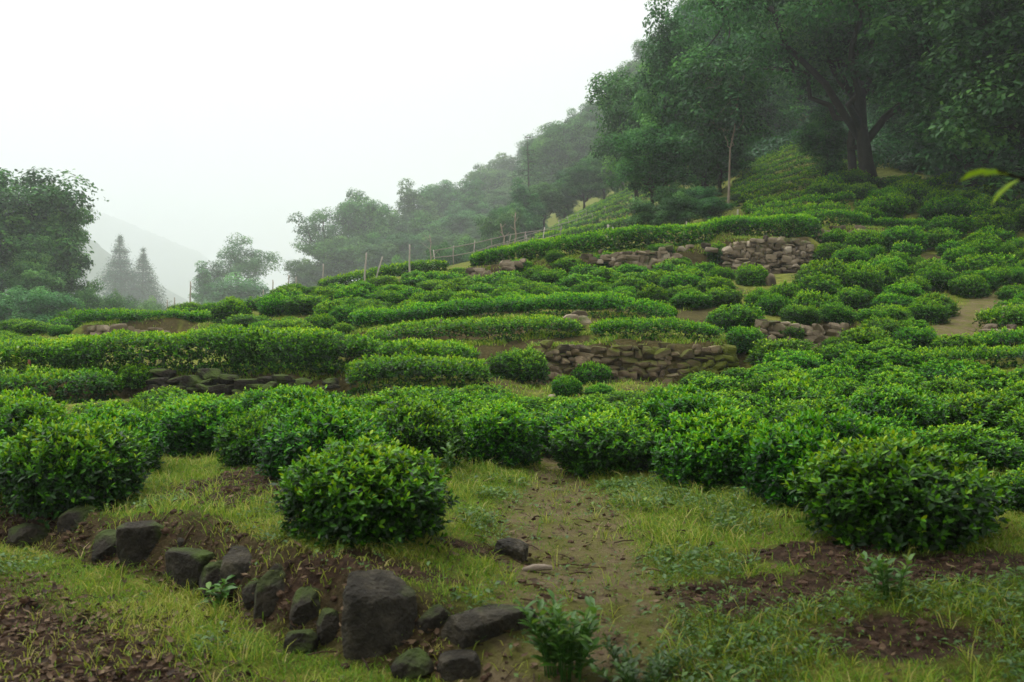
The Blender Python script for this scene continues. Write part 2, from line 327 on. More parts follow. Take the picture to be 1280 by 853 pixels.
# ------------------------------------------------------------------ the ground: one sheet, fine near the camera
def build_ground():
    us = np.unique(np.concatenate([np.arange(-3400, -120, 60), np.arange(-120, 1400, 5), np.arange(1400, 4300, 60)])).astype(float)
    Ys = np.concatenate([np.exp(np.linspace(math.log(1.0), math.log(40), 620)), np.exp(np.linspace(math.log(40.5), math.log(2000), 120))])
    U, Y = np.meshgrid(us, Ys); X = (U-CX)/F*Y; Z = terr(X, Y)
    nr, nc = U.shape
    # behind the camera: rows that share the first row's ends
    bx = X[0]; back = []
    for k, yb in enumerate([.4, -1, -4, -10, -25, -60]):
        f = 1+[.3, 2, 5, 10, 20, 30][k]; back.append(np.stack([bx*f, np.full(nc, yb), np.zeros(nc)+terr(bx, np.full(nc, 1.0))/(1+k)], -1))
    V = np.concatenate([np.concatenate(back[::-1]), np.stack([X, Y, Z], -1).reshape(-1, 3)]); R = nr+6
    i, j = np.meshgrid(np.arange(R-1), np.arange(nc-1), indexing='ij')
    Q = np.stack([i*nc+j, i*nc+j+1, (i+1)*nc+j+1, (i+1)*nc+j], -1).reshape(-1)
    x, y = V[:, 0], V[:, 1]
    pm = path_mask(x, y); sm = soil_mask(x, y)*(y < 10)
    bare = sstep(.50, .62, fbm(x*.8, y*.8, 21))*sstep(9, 13, y)*(1-sstep(30, 36, y))*.75
    for (u0, u1, Y0, Y1, h, L, so) in STEPS:                            # earth shows on the terrace faces
        u = CX+F*x/np.maximum(y, 1); Yw = Y0+(u-u0)/(u1-u0)*(Y1-Y0)
        bare = np.maximum(bare, (np.abs(y-Yw) < .45)*(u > u0)*(u < u1)*.8)
    cov = np.stack([pm, np.clip(np.maximum(sm, bare), 0, 1), 0*pm], -1)
    me = mesh_np('ground', V, Q, np.full((R-1)*(nc-1), 4), True, {'cover': cov}, GROUND)
    tag(ob('ground', me), kind='structure')
build_ground()

# far hills fading in the haze
FAR = leaf_mat('far_forest', [(0, (.02, .045, .02)), (1, (.05, .09, .035))], .8, 0, .2, .05, .01)
def hill(name, sky_pts, Y, depth, seed):
    us = np.arange(sky_pts[0][0], sky_pts[-1][0]+1, 2.0 if Y < 600 else 3.0)
    top = np.interp(us, [p[0] for p in sky_pts], [p[1] for p in sky_pts]); top = EYE+(HY-top)/F*Y
    x = (us-CX)/F*Y; n = 46
    V = []
    for k in range(n):
        t = k/(n-1); z = -4+(top+4)*np.sin(t*math.pi/2)**1.15; y = Y-depth*(1-t)+0*x
        V.append(np.stack([x*(y/Y), y, z+(4+Y/300)*(fbm(x*.11, (y+z)*.11, seed, 4)-.5)*min(1, k/4)], -1))
    for k in range(6):
        V.append(np.stack([x, Y+depth*.25*(k+1)+0*x, top*(1-(k+1)/6)-4], -1))
    n += 6; V = np.array(V); nc = len(us)
    i, j = np.meshgrid(np.arange(n-1), np.arange(nc-1), indexing='ij'); Q = np.stack([i*nc+j, i*nc+j+1, (i+1)*nc+j+1, (i+1)*nc+j], -1).reshape(-1)
    V = V.reshape(-1, 3)
    tint = fbm(V[:, 0]*.25, (V[:, 1]+V[:, 2])*.25, seed+3, 3)
    tag(ob(name, mesh_np(name, V, Q, np.full((n-1)*(nc-1), 4), True, {'tint': tint}, FAR)), kind='structure')
hill('hills', [(-500, 180), (-200, 210), (0, 226), (60, 240), (110, 262), (180, 290), (250, 318), (320, 372), (400, 402)], 2500, 800, 40)
hill('hillside', [(-500, 250), (-100, 262), (40, 268), (90, 288), (125, 310), (150, 348), (200, 372), (260, 398), (300, 410)], 980, 300, 41)

# ------------------------------------------------------------------ haze
def build_haze():
    m, new, link = new_mat('haze_air')
    v = new('ShaderNodeVolumePrincipled'); v.inputs['Color'].default_value = (.915, .965, 1.0, 1); v.inputs['Density'].default_value = .0010
    v.inputs['Density Attribute'].default_value = ''; v.inputs['Anisotropy'].default_value = .25
    o = new('ShaderNodeOutputMaterial'); link(v.outputs[0], o.inputs['Volume'])
    m.cycles.homogeneous_volume = True
    x0, x1, y0, y1, z0, z1 = -6300, 6300, -80, 3300, -9, 420
    V = [(x, y, z) for x in (x0, x1) for y in (y0, y1) for z in (z0, z1)]
    Q = [0, 1, 3, 2, 4, 6, 7, 5, 0, 4, 5, 1, 2, 3, 7, 6, 0, 2, 6, 4, 1, 5, 7, 3]
    tag(ob('haze', mesh_np('haze', V, Q, [4]*6, False, None, m)), kind='stuff')
build_haze()

# ------------------------------------------------------------------ tea
def shoots(soup, P, N, rs, n_leaf, size, fine, spread=1.0, young=None):
    """leafy shoots at points P with outward directions N"""
    n = len(P); up = np.array([0, 0, 1.])
    D = unit(N*.75+up*.55+rs.normal(size=(n, 3))*.22)
    ref = unit(np.cross(D, rs.normal(size=(n, 3)))); ref2 = np.cross(D, ref)
    yg = rs.rand(n)*.30 if young is None else young
    for k in range(n_leaf):
        t = k/max(1, n_leaf-1); a = k*2.4+rs.rand(n)*.9
        rad = np.cos(a)[:, None]*ref+np.sin(a)[:, None]*ref2
        A = unit(rad*(1.0-.55*t)*spread+D*(.35+.75*t)+rs.normal(size=(n, 3))*.18)
        Nn = unit(D*1.0-rad*.3*(t)+up*.25+rs.normal(size=(n, 3))*.25)
        L = size*(1.12-.42*t)*(.75+.5*rs.rand(n))
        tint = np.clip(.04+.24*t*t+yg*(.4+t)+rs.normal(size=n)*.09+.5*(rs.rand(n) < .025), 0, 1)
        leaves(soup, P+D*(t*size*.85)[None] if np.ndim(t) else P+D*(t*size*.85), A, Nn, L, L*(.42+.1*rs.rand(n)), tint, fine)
def dome_points(n, rs, seed, h=.62, lumps=.10, zmin=.0):
    a = rs.rand(n)*2*math.pi; q = rs.rand(n)
    # profile of a clipped bush: foot, belly, shoulder, flat top
    pr = np.array([(.40, .0), (.46, .10), (.49, .22), (.50, .34), (.435, .45), (.33, .545), (.18, .605), (0, .625)])
    seg = np.hypot(np.diff(pr[:, 0]), np.diff(pr[:, 1])); wgt = seg*(pr[1:, 0]+pr[:-1, 0]); cs = np.concatenate([[0], np.cumsum(wgt)]); cs /= cs[-1]
    r = np.interp(q, cs, pr[:, 0]); z = np.interp(q, cs, pr[:, 1])
    tn = np.gradient(pr, axis=0); nr, nz = np.interp(q, cs, tn[:, 1]), np.interp(q, cs, -tn[:, 0])
    P = np.stack([r*np.cos(a), r*np.sin(a), z], -1); N = unit(np.stack([nr*np.cos(a), nr*np.sin(a), nz], -1))
    P = P*(1+lumps*lump3(P, seed, 9)[:, None]*np.array([1, 1, .7]))+N*(.03*lump3(P, seed+5, 22)[:, None])
    P[:, 2] *= h/.625
    return P, N
def bush_mesh(seed, n_shoot, size, fine, per=6):
    rs = np.random.RandomState(seed); s = Soup()
    P, N = dome_points(n_shoot, rs, seed, lumps=.095)
    young = np.clip(rs.rand(len(P))**2*.26+.36*np.maximum(N[:, 2], -.2)+.08*lump3(P, seed+2, 7), 0, .62)  # new flush on top; pale tops and dark sides also paint in overhead light
    P2 = P+N*(rs.rand(len(P), 1)**2*.10-.07)
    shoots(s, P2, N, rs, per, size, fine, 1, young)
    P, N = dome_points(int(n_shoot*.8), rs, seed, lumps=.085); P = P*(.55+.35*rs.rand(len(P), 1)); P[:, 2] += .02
    shoots(s, P, N, rs, 5, size*1.1, fine, 1.2, rs.rand(len(P))*.04)  # inner leaves take the darkest tint, painting shade into the bush
    V = np.concatenate(s.V); lo, hi = np.percentile(V, 1.5, axis=0), np.percentile(V, 98.5, axis=0)
    s.V = [(V-np.array([(lo[0]+hi[0])/2, (lo[1]+hi[1])/2, 0]))/np.array([hi[0]-lo[0], hi[1]-lo[1], hi[2]])]
    return s.mesh('tea_foliage', TEA)
def stem_mesh(seed):
    rs = np.random.RandomState(seed); s = Soup()
    for k in range(9):
        a = k*.7+rs.rand(); r0 = .05+.05*rs.rand(); r1 = .22+.15*rs.rand()
        p0 = np.array([r0*math.cos(a), r0*math.sin(a), -.08]); p2 = np.array([r1*math.cos(a), r1*math.sin(a), .34+.12*rs.rand()])
        tube(s, bez(p0, np.array([p0[0]*2, p0[1]*2, .25]), p2*np.array([1, 1, 1.5]), 5), np.linspace(.014, .006, 5), 5)
    return s.mesh('tea_stem', BARK)
NEARB = [bush_mesh(100+k, 1250, .056, True) for k in range(5)]
MIDB = [bush_mesh(120+k, 800, .060, False) for k in range(6)]
LOWB = [bush_mesh(150+k, 190, .10, False, 4) for k in range(4)]
STEM = [stem_mesh(140+k) for k in range(3)]
USED = []        # (x, y, radius) of every bush and hedge point, for spacing
SPEC = []        # every bush: place, size, words
def tea_bush(x, y, w, h, label, group, near=False, own=False, z=None):
    SPEC.append((x, y, w, h, label, group, near, own, z)); USED.append((x, y, w*.5))
def build_bushes(most=300):
    rs = random.Random(5); order = sorted(range(len(SPEC)), key=lambda k: -(SPEC[k][2]/SPEC[k][1]+9*SPEC[k][7]-4*(abs(SPEC[k][0]/SPEC[k][1]) > .56))); rest = []
    for n, k in enumerate(order):
        x, y, w, h, label, group, near, own, z = SPEC[k]; rz = rs.random()*6.28; loc = (x, y, (t1(x, y) if z is None else z)-.03); sc = (w*rs.uniform(.93, .99), w*rs.uniform(.92, 1.0), h*.97)
        if n >= most: rest.append((loc, rz, sc)); continue
        me = (NEARB if near else MIDB)[k % (5 if near else 6)]
        if near:
            o = ob('tea_bush', None, None, loc, rz, sc); ob('foliage', me, o); ob('stem', STEM[k % 3], o)
        else: o = ob('tea_bush', me, None, loc, rz, sc)
        tag(o, label, 'tea bush', group)
    print('bushes', len(order), 'in the mass', len(rest))
    if rest:                                                             # the smallest ones in view, beyond three hundred
        s = Soup(); cache = []
        for me in LOWB:
            v = np.empty(len(me.vertices)*3, np.float32); me.vertices.foreach_get('co', v); l = np.empty(len(me.loops), np.int32); me.loops.foreach_get('vertex_index', l)
            z = np.empty(len(me.polygons), np.int32); me.polygons.foreach_get('loop_total', z); t = np.empty(len(me.vertices), np.float32); me.attributes['tint'].data.foreach_get('value', t); cache.append((v.reshape(-1, 3), l, z, t))
        for n, (loc, rz, sc) in enumerate(rest):
            v, l, z, t = cache[n % 4]; v = v*np.array(sc); c, d = math.cos(rz), math.sin(rz)
            s.add(np.stack([v[:, 0]*c-v[:, 1]*d, v[:, 0]*d+v[:, 1]*c, v[:, 2]], -1)+np.array(loc), l, z, t)
        tag(ob('small_tea_bushes', s.mesh('small_tea_bushes', TEA)), kind='stuff')
    for me in LOWB: bpy.data.meshes.remove(me)

def smooth_line(P, step=.1):
    P = np.asarray(P, float); d = np.concatenate([[0], np.cumsum(np.hypot(*np.diff(P[:, :2], axis=0).T))]); s = np.arange(0, d[-1], step)
    Q = np.stack([np.interp(s, d, P[:, i]) for i in range(P.shape[1])], -1)
    k = np.ones(9)/9
    return np.stack([np.convolve(np.pad(Q[:, i], 4, mode='edge'), k, 'valid') for i in range(P.shape[1])], -1)
nh = [0]; CLEAR = []
def tea_hedge(pts, width, dens, size, label, group=None, fine=False, name='tea_hedge', lump=.7):
    """pts: (photo x, distance, photo y of the clipped top); the foot comes from the ground"""
    nh[0] += 1; seed = 300+nh[0]; rs = np.random.RandomState(seed)
    W_ = []
    for px, Y, ty in pts:
        x, y = at(px, Y); W_.append((x, y, max(.2, zp(Y, ty)-t1(x, y))))
    if Y < 40: CLEAR.append(([p[0] for p in pts], [p[1] for p in pts], [HY-(t1(*at(p[0], p[1]))-EYE)*F/p[1] for p in pts]))
    Q = smooth_line(W_); n = len(Q); T = unit(np.gradient(Q[:, :2], axis=0)); Nn = np.stack([T[:, 1], -T[:, 0]], -1)   # towards the camera side
    L = n*.1; N_ = int(dens*L)
    i = np.clip((rs.rand(N_)*n).astype(int), 0, n-1); th = rs.rand(N_)
    prof = np.array([(.36, 0.02), (.46, .25), (.5, .55), (.45, .82), (.30, .96), (0, 1.0), (-.30, .96), (-.45, .82), (-.5, .55), (-.46, .25), (-.36, .02)])
    pn = np.array([(1, -.2), (1, -.1), (1, .1), (.8, .6), (.35, 1), (0, 1), (-.35, 1), (-.8, .6), (-1, .1), (-1, -.1), (-1, -.2)])
    c = np.concatenate([[0], np.cumsum(np.hypot(np.diff(prof[:, 0])*1.5, np.diff(prof[:, 1])))]); c /= c[-1]
    s_ = np.interp(th, c, prof[:, 0]); z_ = np.interp(th, c, prof[:, 1]); a_ = np.interp(th, c, pn[:, 0]); b_ = np.interp(th, c, pn[:, 1])
    endf = np.minimum(1, np.sqrt(np.maximum(0, np.minimum(i, n-1-i)+.5)/4.5)); 
    o0 = np.array([Q[n//2, 0], Q[n//2, 1], t1(Q[n//2, 0], Q[n//2, 1])])
    tz = terr(Q[:, 0], Q[:, 1]); tz = np.convolve(np.pad(tz, 4, mode='edge'), np.ones(9)/9, 'valid')
    lat = s_*width*(.65+.35*endf); al = rs.normal(size=N_)*.05
    P = np.stack([Q[i, 0]+Nn[i, 0]*lat+T[i, 0]*al, Q[i, 1]+Nn[i, 1]*lat+T[i, 1]*al, tz[i]+z_*Q[i, 2]*(.75+.25*endf)-.02], -1)
    N = unit(np.stack([Nn[i, 0]*a_, Nn[i, 1]*a_, b_], -1))
    P = P+N*(lump*(.045*lump3(P, seed, 5)+.03*lump3(P, seed+1, 14)))[:, None]
    P = P-N*(rs.rand(N_, 1)**1.5*.12); P[:, 2] -= .06*(z_ < .3)
    s = Soup(); young = np.clip(rs.rand(N_)**2*.26+.36*N[:, 2]+.08*lump3(P, seed+3, 4), 0, .62)  # flush tint by facing; also paints top light and side shade on the hedge
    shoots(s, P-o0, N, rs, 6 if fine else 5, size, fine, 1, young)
    for q in Q[::4]: USED.append((q[0], q[1], width*.5))
    return tag(ob(name, s.mesh(name, TEA), None, o0), label, 'hedge', group)

# hand-placed bushes of the foreground: photo x, y of the foot, width, height
NB = [
 (1125, 692, 225, 148, 'broad glossy tea bush in front at the right, over dark turned soil'),
 (1028, 640, 170, 128, 'tea bush with reddish tips, just behind the broad front right bush'),
 (900, 618, 150, 108, 'tea bush right of the path, third along the front right row'),
 (765, 600, 140, 90, 'lone rounded tea bush standing on the right edge of the dirt path'),
 (458, 682, 195, 136, 'dense foreground tea bush left of the path, above the big angular stone'),
 (410, 606, 155, 104, 'tea bush half hidden behind the dense foreground bush left of the path'),
 (515, 584, 125, 90, 'tea bush left of the path, second back from the path edge row'),
 (622, 586, 112, 86, 'dark sided tea bush ending the row at the left edge of the path'),
 (92, 640, 165, 118, 'foreground tea bush at far left above the mossy bank'),
 (140, 600, 118, 96, 'tea bush touching the back of the far left foreground bush'),
 (252, 574, 104, 82, 'tea bush behind the patch of turned brown earth on the left'),
 (326, 584, 96, 74, 'small tea bush at the right edge of the turned brown earth'),
 (35, 590, 120, 104, 'tea bush at the left picture edge, behind the far left foreground bush'),
 (-40, 650, 150, 112, 'tea bush cut off by the left picture edge'),
 (1318, 650, 120, 76, 'tea bush cut off by the right picture edge'),
 (1215, 596, 130, 70, 'tea bush rising behind the broad front right bush'),
 (1100, 590, 120, 72, 'tea bush behind the front right pair, between their tops')]
for px, by, w, h, lab in NB:
    x, y = hit(px, by-4); ww = w/F*y; tea_bush(x*(1+.36*ww/y), y+.36*ww, ww*(1+.36*ww/y), max(.22, zp(y+.36*ww, by-h+3)-t1(x*(1+.36*ww/y), y+.36*ww)), lab, 'tea bushes along the front of the garden', True, True)

# clipped hedges: (photo x, distance, photo y of top)
tea_hedge([(-140, 15.3, 436), (0, 15.3, 432), (80, 15.3, 426), (150, 15.2, 418), (300, 15.2, 413), (450, 15.4, 419), (540, 15.7, 427), (598, 15.9, 434)], .95, 800, .062, 'longest tea hedge, sweeping in from the left above the rubble bank', 'long clipped tea hedges', True)
tea_hedge([(432, 14.55, 450), (520, 14.5, 446), (612, 14.7, 450)], .9, 560, .062, 'short tea hedge in front of the right end of the longest hedge', 'long clipped tea hedges', True)
tea_hedge([(455, 17.6, 412), (520, 17.7, 405), (600, 17.8, 397), (680, 17.7, 395), (733, 17.6, 400)], .9, 520, .060, 'tea hedge directly left of the hedge on the mossy stone wall', 'long clipped tea hedges')
tea_hedge([(737, 17.2, 399), (800, 17.2, 399), (870, 17.3, 402), (908, 17.3, 409)], .85, 520, .060, 'tea hedge standing along the top of the mossy stone wall', 'long clipped tea hedges')
tea_hedge([(437, 20.2, 390), (520, 20.3, 381), (640, 20.4, 371), (735, 20.5, 366), (800, 20.2, 374), (850, 19.9, 385)], .9, 500, .062, 'long curved tea hedge one terrace above the mossy wall', 'long clipped tea hedges')
tea_hedge([(587, 29.6, 320), (640, 29.7, 308), (700, 29.8, 298), (800, 29.9, 285), (900, 30, 273), (960, 30, 273), (1028, 29.8, 278)], 1.1, 700, .085, 'tall tea hedge on the crest above the big stone wall', 'long clipped tea hedges')
tea_hedge([(985, 32.5, 270), (1040, 32.6, 263), (1092, 32.4, 270)], .95, 360, .085, 'short tea hedge capping the crest right of the big stone wall', 'long clipped tea hedges')
tea_hedge([(1094, 32.8, 274), (1140, 33, 275), (1160, 33, 279)], .9, 340, .085, 'shortest tea hedge at the edge of the shaded upper slope', 'long clipped tea hedges')
tea_hedge([(398, 33, 353), (440, 33, 342), (490, 33, 333), (530, 33, 327), (560, 33.2, 327)], .95, 340, .085, 'tea hedge on the left crest behind the thin poles', 'long clipped tea hedges')
tea_hedge([(92, 24.3, 394), (120, 24.3, 387), (180, 24.4, 391), (250, 24.5, 396), (270, 24.5, 400)], .95, 400, .075, 'tea hedge on the small stone wall at the left', 'long clipped tea hedges')
tea_hedge([(-60, 14.0, 466), (50, 14.0, 463), (110, 14.1, 465), (157, 14.2, 468)], .85, 520, .062, 'low tea hedge below the left end of the longest hedge', 'long clipped tea hedges', True)
tea_hedge([(1214, 16.9, 418), (1260, 16.9, 415), (1330, 16.9, 414)], .85, 480, .062, 'lower of two short hedges right of the upper dirt path', 'long clipped tea hedges')
tea_hedge([(1225, 18.7, 388), (1260, 18.7, 384), (1330, 18.7, 383)], .8, 480, .062, 'upper of two short hedges right of the upper dirt path', 'long clipped tea hedges')
tea_hedge([(1140, 15.6, 442), (1200, 15.5, 437), (1260, 15.4, 438), (1330, 15.4, 440)], .9, 500, .062, 'low hedge closing the field below the upper dirt path', 'long clipped tea hedges')
# far terraced rows
for k in range(-3, 9):
    Y = 43+2.9*k; a, b = 925-8*k+k*abs(k)*1.5, 1075+6*k
    p = [(u, Y+(u-a)/(b-a)*2, 0) for u in np.linspace(a, b, 6)]
    p = [(u, Y_, HY-(t1(*at(u, Y_))+.36-EYE)*F/Y_) for u, Y_, _ in p]
    tea_hedge(p, .9, 150, .10, 'shaded tea row on the steep terraces below the giant tree', 'tea rows on the steep right terraces', lump=1.5)
for k in range(9):
    Y = 60+8.0*k; a, b = 668+6*k, 822-2*k
    p = [(u, Y, HY-(t1(*at(u, Y))+.42-EYE)*F/Y) for u in np.linspace(a, b, 6)]
    tea_hedge(p, 1.4, 90, .17, 'hazy pale tea row on the far terraces behind the crest hedge', 'tea rows on the hazy far terraces', lump=1.5)

# bushes placed one by one: photo x, y of the top, width, height
G1, G2, G3 = 'tea bushes scattered up the right hand slope', 'tea bushes on the middle slope below the crest', 'tea bushes on the left terraces'
G4 = 'tea bushes in the field below the mossy wall'
L1 = 'rounded tea bush scattered over the right hand slope around the upper dirt path'
L2 = 'low tea bush in the loose rows between the curved hedge and the crest'
L3 = 'tea bush on the left terraces behind the longest hedge'
HB = [(1130, 282, 48, 38, G1, 'large dome tea bush on the crest by the orange earth bank'), (1226, 290, 45, 32, G1, 'dark dome tea bush highest on the right, below the shaded slope'), (1258, 303, 25, 26, G1, L1),
 (1200, 308, 40, 30, G1, L1), (1222, 318, 60, 35, G1, L1), (1168, 331, 52, 36, G1, L1), (1212, 343, 43, 32, G1, 'dark oval tea bush at the head of the upper dirt path'), (1141, 344, 40, 32, G1, L1),
 (1168, 366, 50, 34, G1, 'lone oval tea bush on the left edge of the upper dirt path'), (1115, 366, 50, 26, G1, L1), (1114, 380, 48, 30, G1, L1), (1140, 398, 42, 22, G1, L1), (1145, 407, 50, 38, G1, 'lowest tea bush left of the upper dirt path'),
 (1083, 407, 60, 38, G1, 'tea bush in front of the low broken stone wall'), (1042, 420, 28, 18, G1, L1), (985, 403, 38, 34, G1, 'tea bush covering the left end of the low broken wall'), (1085, 385, 46, 26, G1, L1), (1043, 378, 46, 30, G1, L1),
 (1000, 380, 45, 28, G1, L1), (982, 352, 40, 30, G1, L1), (965, 365, 38, 32, G1, L1), (1066, 358, 46, 30, G1, L1), (1028, 325, 62, 46, G1, 'widest tea bush on the slope, right below the big stone wall'), (1075, 328, 48, 44, G1, L1),
 (1038, 303, 38, 26, G1, L1), (1068, 308, 34, 26, G1, L1), (1105, 330, 36, 36, G1, L1), (1122, 314, 32, 26, G1, L1), (1090, 306, 28, 24, G1, L1), (1149, 320, 20, 18, G1, L1), (1082, 286, 28, 22, G1, L1),
 (1268, 355, 40, 24, G1, L1), (1268, 332, 35, 24, G1, L1),
 (678, 352, 40, 20, G2, L2), (725, 345, 58, 22, G2, L2), (647, 346, 38, 20, G2, L2), (787, 340, 46, 25, G2, L2), (825, 338, 42, 26, G2, L2), (872, 336, 42, 30, G2, 'tea bush below the left corner of the big stone wall'), (902, 333, 32, 20, G2, L2),
 (940, 330, 38, 30, G2, 'small round tea bush at the foot of the big stone wall'), (762, 336, 25, 15, G2, L2), (780, 357, 33, 22, G2, L2), (815, 355, 36, 28, G2, L2), (853, 356, 42, 24, G2, L2), (902, 358, 48, 28, G2, L2), (920, 380, 66, 38, G2, 'wide tea bush right of the curved hedge end'),
 (950, 360, 35, 30, G2, L2), (930, 407, 44, 40, G2, 'round tea bush at the right end of the mossy stone wall'), (898, 303, 30, 34, G2, 'light green bush growing against the left side of the big stone wall'), (712, 322, 42, 24, G2, L2), (758, 315, 36, 26, G2, L2),
 (790, 311, 22, 18, G2, L2), (693, 311, 22, 20, G2, L2), (826, 304, 34, 22, G2, L2), (652, 323, 28, 24, G2, L2), (850, 321, 26, 18, G2, L2), (668, 338, 34, 15, G2, L2),
 (367, 354, 36, 20, G3, 'dark tea bush alone on the left crest by a thin pole'), (345, 367, 42, 32, G3, L3), (385, 368, 55, 28, G2, L2), (440, 370, 50, 24, G2, L2), (470, 374, 50, 22, G2, L2), (527, 366, 34, 20, G2, L2), (550, 365, 28, 18, G2, L2), (570, 364, 30, 18, G2, L2),
 (605, 366, 34, 16, G2, L2), (628, 363, 24, 16, G2, L2), (573, 346, 40, 20, G2, L2), (600, 353, 40, 18, G2, L2), (632, 349, 28, 20, G2, L2), (543, 349, 38, 19, G2, L2), (480, 344, 46, 24, G2, L2), (450, 351, 26, 16, G2, L2), (510, 356, 30, 15, G2, L2),
 (492, 356, 36, 16, G2, L2), (440, 358, 28, 15, G2, L2), (420, 353, 24, 14, G2, L2), (400, 357, 32, 15, G2, L2), (520, 338, 36, 18, G2, L2), (547, 338, 30, 16, G2, L2), (575, 334, 30, 14, G2, L2), (402, 391, 38, 28, G3, 'dark round tea bush just above the middle of the longest hedge'),
 (362, 396, 44, 24, G3, L3), (330, 400, 32, 20, G3, L3), (428, 402, 28, 18, G3, L3), (233, 377, 40, 18, G3, 'tea bush on the left crest under the valley gap'), (287, 373, 44, 34, G3, 'tall dark tea bush beside bare earth on the left crest'), (262, 378, 26, 18, G3, L3), (255, 387, 36, 16, G3, L3),
 (308, 400, 56, 16, G3, L3), (42, 400, 44, 20, G3, L3), (75, 399, 28, 15, G3, L3), (78, 405, 30, 16, G3, L3), (12, 416, 42, 20, G3, L3), (45, 420, 46, 20, G3, L3), (95, 417, 48, 22, G3, L3),
 (172, 452, 42, 36, G3, 'small tea bush in front of the longest hedge, left of the rubble bank'), (648, 434, 72, 46, G4, 'big round tea bush at the left end of the mossy stone wall'),
 (740, 450, 44, 34, G4, 'tea bush against the mossy stone wall near its left end'), (708, 468, 36, 30, G4, 'pale open tea bush beside the grassy clearing'), (750, 478, 36, 20, G4, None), (785, 486, 60, 30, G4, None), (748, 490, 42, 24, G4, None), (700, 497, 60, 24, G4, None),
 (655, 493, 50, 24, G4, None), (680, 513, 60, 42, G4, None), (880, 465, 56, 24, G4, None), (928, 458, 46, 24, G4, 'small round tea bush under the right end of the mossy wall'), (1120, 434, 62, 32, G4, None), (1190, 452, 105, 44, G4, 'broad bright tea bush at the back of the right field'),
 (1115, 455, 66, 38, G4, None), (1040, 455, 66, 40, G4, None), (1005, 484, 95, 42, G4, None), (1095, 482, 62, 42, G4, None), (1132, 500, 48, 32, G4, None), (1175, 490, 92, 44, G4, None)]
LF = 'tea bush in the crowded field between the front bushes and the mossy wall'
for px, ty, w, h, g, lab in HB:
    x, y = hit(px, ty+h*.92, 7.5)
    ww = w/F*y; z0 = t1(x, y)*.8+t1(x*(1+.3*ww/y), y+.3*ww)*.2; tea_bush(x*(1+.3*ww/y), y+.3*ww, ww*1.06, max(zp(y+.3*ww, ty)-z0, .40*ww), lab or LF, g, y < 10.5, True, z0)

for wl in ([(668, 735, 800, 922), (16.2, 16.2, 16.3, 16.5), (462, 472, 474, 468)], [(112, 160, 222), (23.2, 23.3, 23.8), (430, 428, 424)], [(190, 320, 420), (14.5, 14.5, 14.6), (484, 486, 478)], [(906, 985, 1016), (28.4, 28.2, 28.5), (338, 345, 342)], [(585, 720, 905), (28.3, 28.4, 28.6), (338, 330, 322)], [(946, 1010, 1065), (18.4, 18.5, 18.7), (424, 424, 420)]): CLEAR.append(wl)
def fill(n, u0, u1, Y0, Y1, wlo, whi, gap, label, group, hr, keep=lambda x, y, u: True, seed=1):
    rs = random.Random(seed); made = 0; k = 0
    while k < 12000 and made < n:
        k += 1; Y = math.sqrt(rs.uniform(Y0*Y0, Y1*Y1)); u = rs.uniform(u0, u1); x, y = at(u, Y); w = rs.uniform(wlo, whi)
        if USED and (((np.array(USED)[:, 0]-x)**2+(np.array(USED)[:, 1]-y)**2) < (gap*(w*.5+np.array(USED)[:, 2]))**2).any(): continue
        if not keep(x, y, u): continue
        hh = w*rs.uniform(*hr)*(.86 if Y < 9.5 else 1); topy = HY-(t1(x, y)+hh-EYE)*F/Y; bad = False
        for us_, Ys_, by_ in CLEAR:
            if us_[0]-20 < u < us_[-1]+20 and Y < np.interp(u, us_, Ys_) and topy < np.interp(u, us_, by_)-3: bad = True; break
        if bad: continue
        tea_bush(x, y, w, hh, label, group, Y < 10.5); made += 1
    return made
def in_field(x, y, u):
    if float(path_mask(np.array([x]), np.array([y]))[0]) > .1 or (y < 9.5 and abs(x-.38) < .75): return False
    if u < 120 and y < 6.9 or u > 500 and u < 800 and y < 7.4: return False
    if 600 < u < 720 and y > 12.2: return False
    lim = 9.5 if -70 < u < 1310 else 7.4
    return y > lim
print('field', fill(240, -500, 1800, 6.6, 13.9, 0.72, 1.06, .92, LF, G4, (.42, .60), in_field, 1))
print('slope', fill(60, 400, 1290, 19, 29, .7, 1.0, .86, L2, G2, (.42, .55), lambda x, y, u: (u < 640 and y > 21) or (640 <= u < 900 and 21.5 < y < 27.5), 2))
print('rslope', fill(130, 940, 1750, 16.5, 31, .75, 1.1, .90, L1, G1, (.5, .62), lambda x, y, u: float(path_mask(np.array([x]), np.array([y]))[0]) < .05 and u > 1015, 3))
print('fieldback', fill(40, 930, 1500, 13.6, 16.4, .7, 1.05, .86, LF, G4, (.42, .56), lambda x, y, u: True, 6))
print('left', fill(70, -480, 430, 16.3, 27, .7, 1.0, .9, L3, G3, (.42, .55), lambda x, y, u: not (105 < u < 235 and 22.3 < y < 24), 4))
print('dark', fill(130, 1010, 1800, 31.5, 44, 1.0, 1.6, .72, 'shaded tea bush on the dark slope below the forest edge', 'tea bushes on the shaded upper slope', (.45, .6), lambda x, y, u: y > 33 or u > 1150, 5))

build_bushes()

